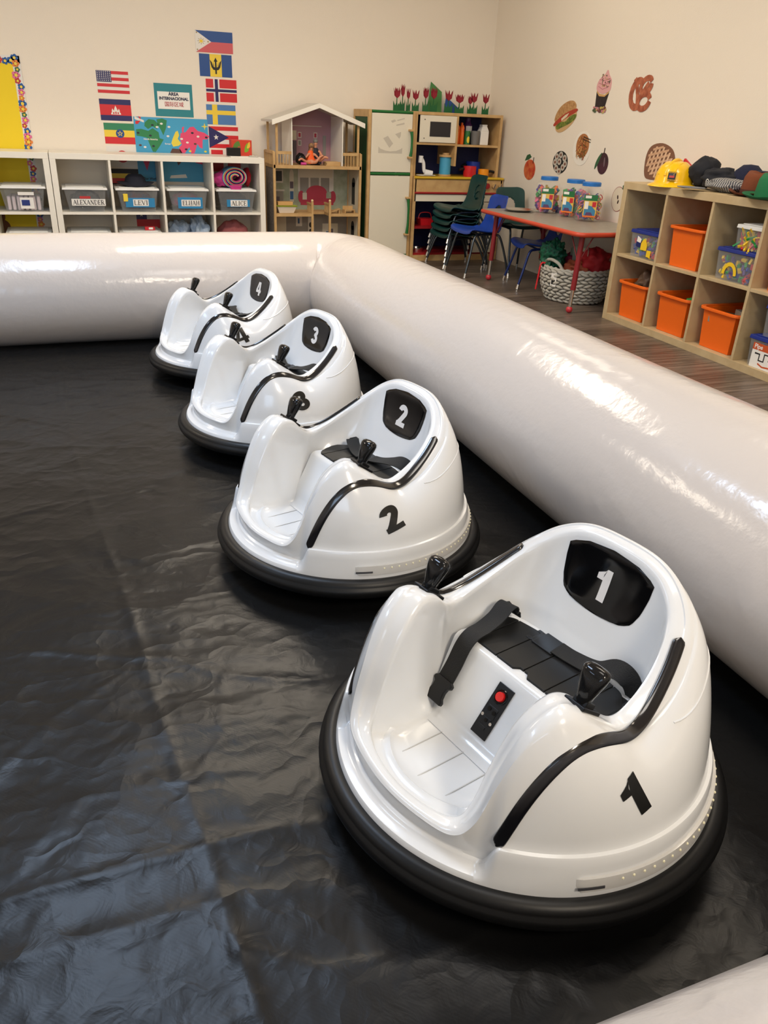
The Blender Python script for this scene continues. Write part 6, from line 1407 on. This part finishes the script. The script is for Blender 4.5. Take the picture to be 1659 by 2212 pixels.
cup = [(smooth_poly([(-.065, .02), (-.06, .055), (-.035, .085), (-.01, .10), (.01, .128), (.03, .10), (.055, .075), (.062, .04), (.055, .01), (0, -.01), (-.05, .0)], 4), 0, 0), ([(-.058, .008), (-.03, -.012), (.02, -.015), (.055, .012), (.05, -.005), (.02, -.026), (-.03, -.026), (-.055, -.005)], 1, 1), ([(-.058, .0), (-.03, -.022), (.02, -.024), (.053, -.003), (.036, -.090), (-.05, -.090)], 2, 0)] + \
      [(band([(-.05, .03 + .02 * i), (-.01, .015 + .025 * i), (.045, .035 + .022 * i)], .004)[k], 3, 2) for i in range(3) for k in range(2)] + [(ellipse(rg.uniform(-.03, .05), rg.uniform(.03, .10), .006, .002, 6, rg.uniform(0, 3)), rg.choice([4, 5, 6]), 3) for _ in range(40)] + [(ellipse(rg.uniform(-.062, .055), rg.uniform(-.118, -.088), .010, .008, 8), rg.choice([4, 5, 6, 3]), 1 + k % 3) for k in range(34)]
cup = [([(q_[0] * 1.25, q_[1]) for q_ in pp], a_, b_) for pp, a_, b_ in cup]
cut('cupcake_picture', 'paper cutout of a cupcake with pink swirled icing', 4.905, 1.250, cup, [C_('icing', 222, 166, 166), C_('cake', 206, 160, 100), C_('liner', 44, 30, 32, (40, srgb(26, 18, 20))), C_('icing_shade', 196, 120, 130), C_('sprinkle_brown', 110, 60, 60), C_('sprinkle_yellow', 190, 170, 90), C_('sprinkle_green', 70, 90, 60)], rot=-.06)
pz = [(q, 0, i % 3) for i, q in enumerate(band(ellipse(-.035, .0, .060, .073, 26, -.2, math.radians(60), math.radians(300)), .040) + band(ellipse(.042, .045, .052, .038, 20, .45), .032) + band(ellipse(.040, -.040, .056, .040, 20, .25), .034) + band([(-.075, .085), (-.05, .05), (-.03, .0), (-.015, -.07)], .030) + band([(.065, .06), (.02, .01), (-.02, -.055)], .028))]
pz += [(ellipse(rg.uniform(-.08, .09), rg.uniform(-.07, .08), .004, .0025, 6), 1, 5) for _ in range(0)]
cut('pretzel_picture', 'paper cutout of a brown soft pretzel on the right wall', 4.505, 1.235, pz, [C_('pretzel', 186, 108, 76, (26, srgb(150, 76, 50))), paper])
lat = [(q, 1, 1) for k in range(-4, 5) for q in band([(-.11 + abs(k) * .008, .03 * k + .03), (.11 - abs(k) * .008, .03 * k - .03)], .013)] + [(q, 2, 2) for k in range(-4, 5) for q in band([(.034 * k - .03, -.075 + abs(k) * .006), (.034 * k + .02, .08 - abs(k) * .006)], .014)]
ok = lambda p: (p[0] / .128) ** 2 + (p[1] / .098) ** 2 < 1
lat = [l for l in lat if all(ok(p) for p in l[0])]
lat2 = []
for k in range(-4, 5):
    for i in range(12):
        for (a, b0, b1, mi, ly) in ((k, -.11 + .22 * i / 12, -.11 + .22 * (i + 1) / 12, 1, 1),):
            q = [(b0, .027 * a + .2 * b0 - .006), (b1, .027 * a + .2 * b1 - .006), (b1, .027 * a + .2 * b1 + .007), (b0, .027 * a + .2 * b0 + .007)]
            if all(ok(p) for p in q): lat2.append((q, mi, ly))
        c0_, c1_ = -.085 + .17 * i / 12, -.085 + .17 * (i + 1) / 12
        q = [(.034 * k + .3 * c0_ - .008, c0_), (.034 * k + .3 * c0_ + .008, c0_), (.034 * k + .3 * c1_ + .008, c1_), (.034 * k + .3 * c1_ - .008, c1_)]
        if all(ok(p) for p in q): lat2.append((q, 2, 2 if (i // 2 + k) % 2 else 0))
lat2 = [(p, m_, max(1, l)) for p, m_, l in lat2]
cut('pie_picture', 'paper cutout of a lattice topped pie behind the hard hat', 4.215, .868, [(smooth_poly([(-.135, .02), (-.10, .085), (0, .105), (.10, .075), (.14, .01), (.12, -.05), (.03, -.09), (-.06, -.10), (-.12, -.08)], 4), 0, 0)] + lat2, [C_('filling', 128, 88, 66), C_('lattice', 206, 164, 130), C_('lattice2', 222, 186, 152)])
cut('apple_picture', 'paper cutout of a halved apple beside the birch shelf', 4.560, .628, [(ellipse(.0, 0, .068, .076, 30), 0, 0), (ellipse(0, 0, .065, .073, 30), 1, 1), (ellipse(-.004, .012, .007, .014, 10, .3), 2, 2), (ellipse(.006, -.016, .007, .013, 10, -.3), 2, 2), ([(.03, .06), (.07, .07), (.06, .095), (.03, .085)], 3, 0)], [C_('apple_skin', 150, 60, 50), C_('apple_flesh', 226, 214, 192), C_('seed', 50, 30, 24), lf])
# carton peeking from under the sushi picture: small brown corner
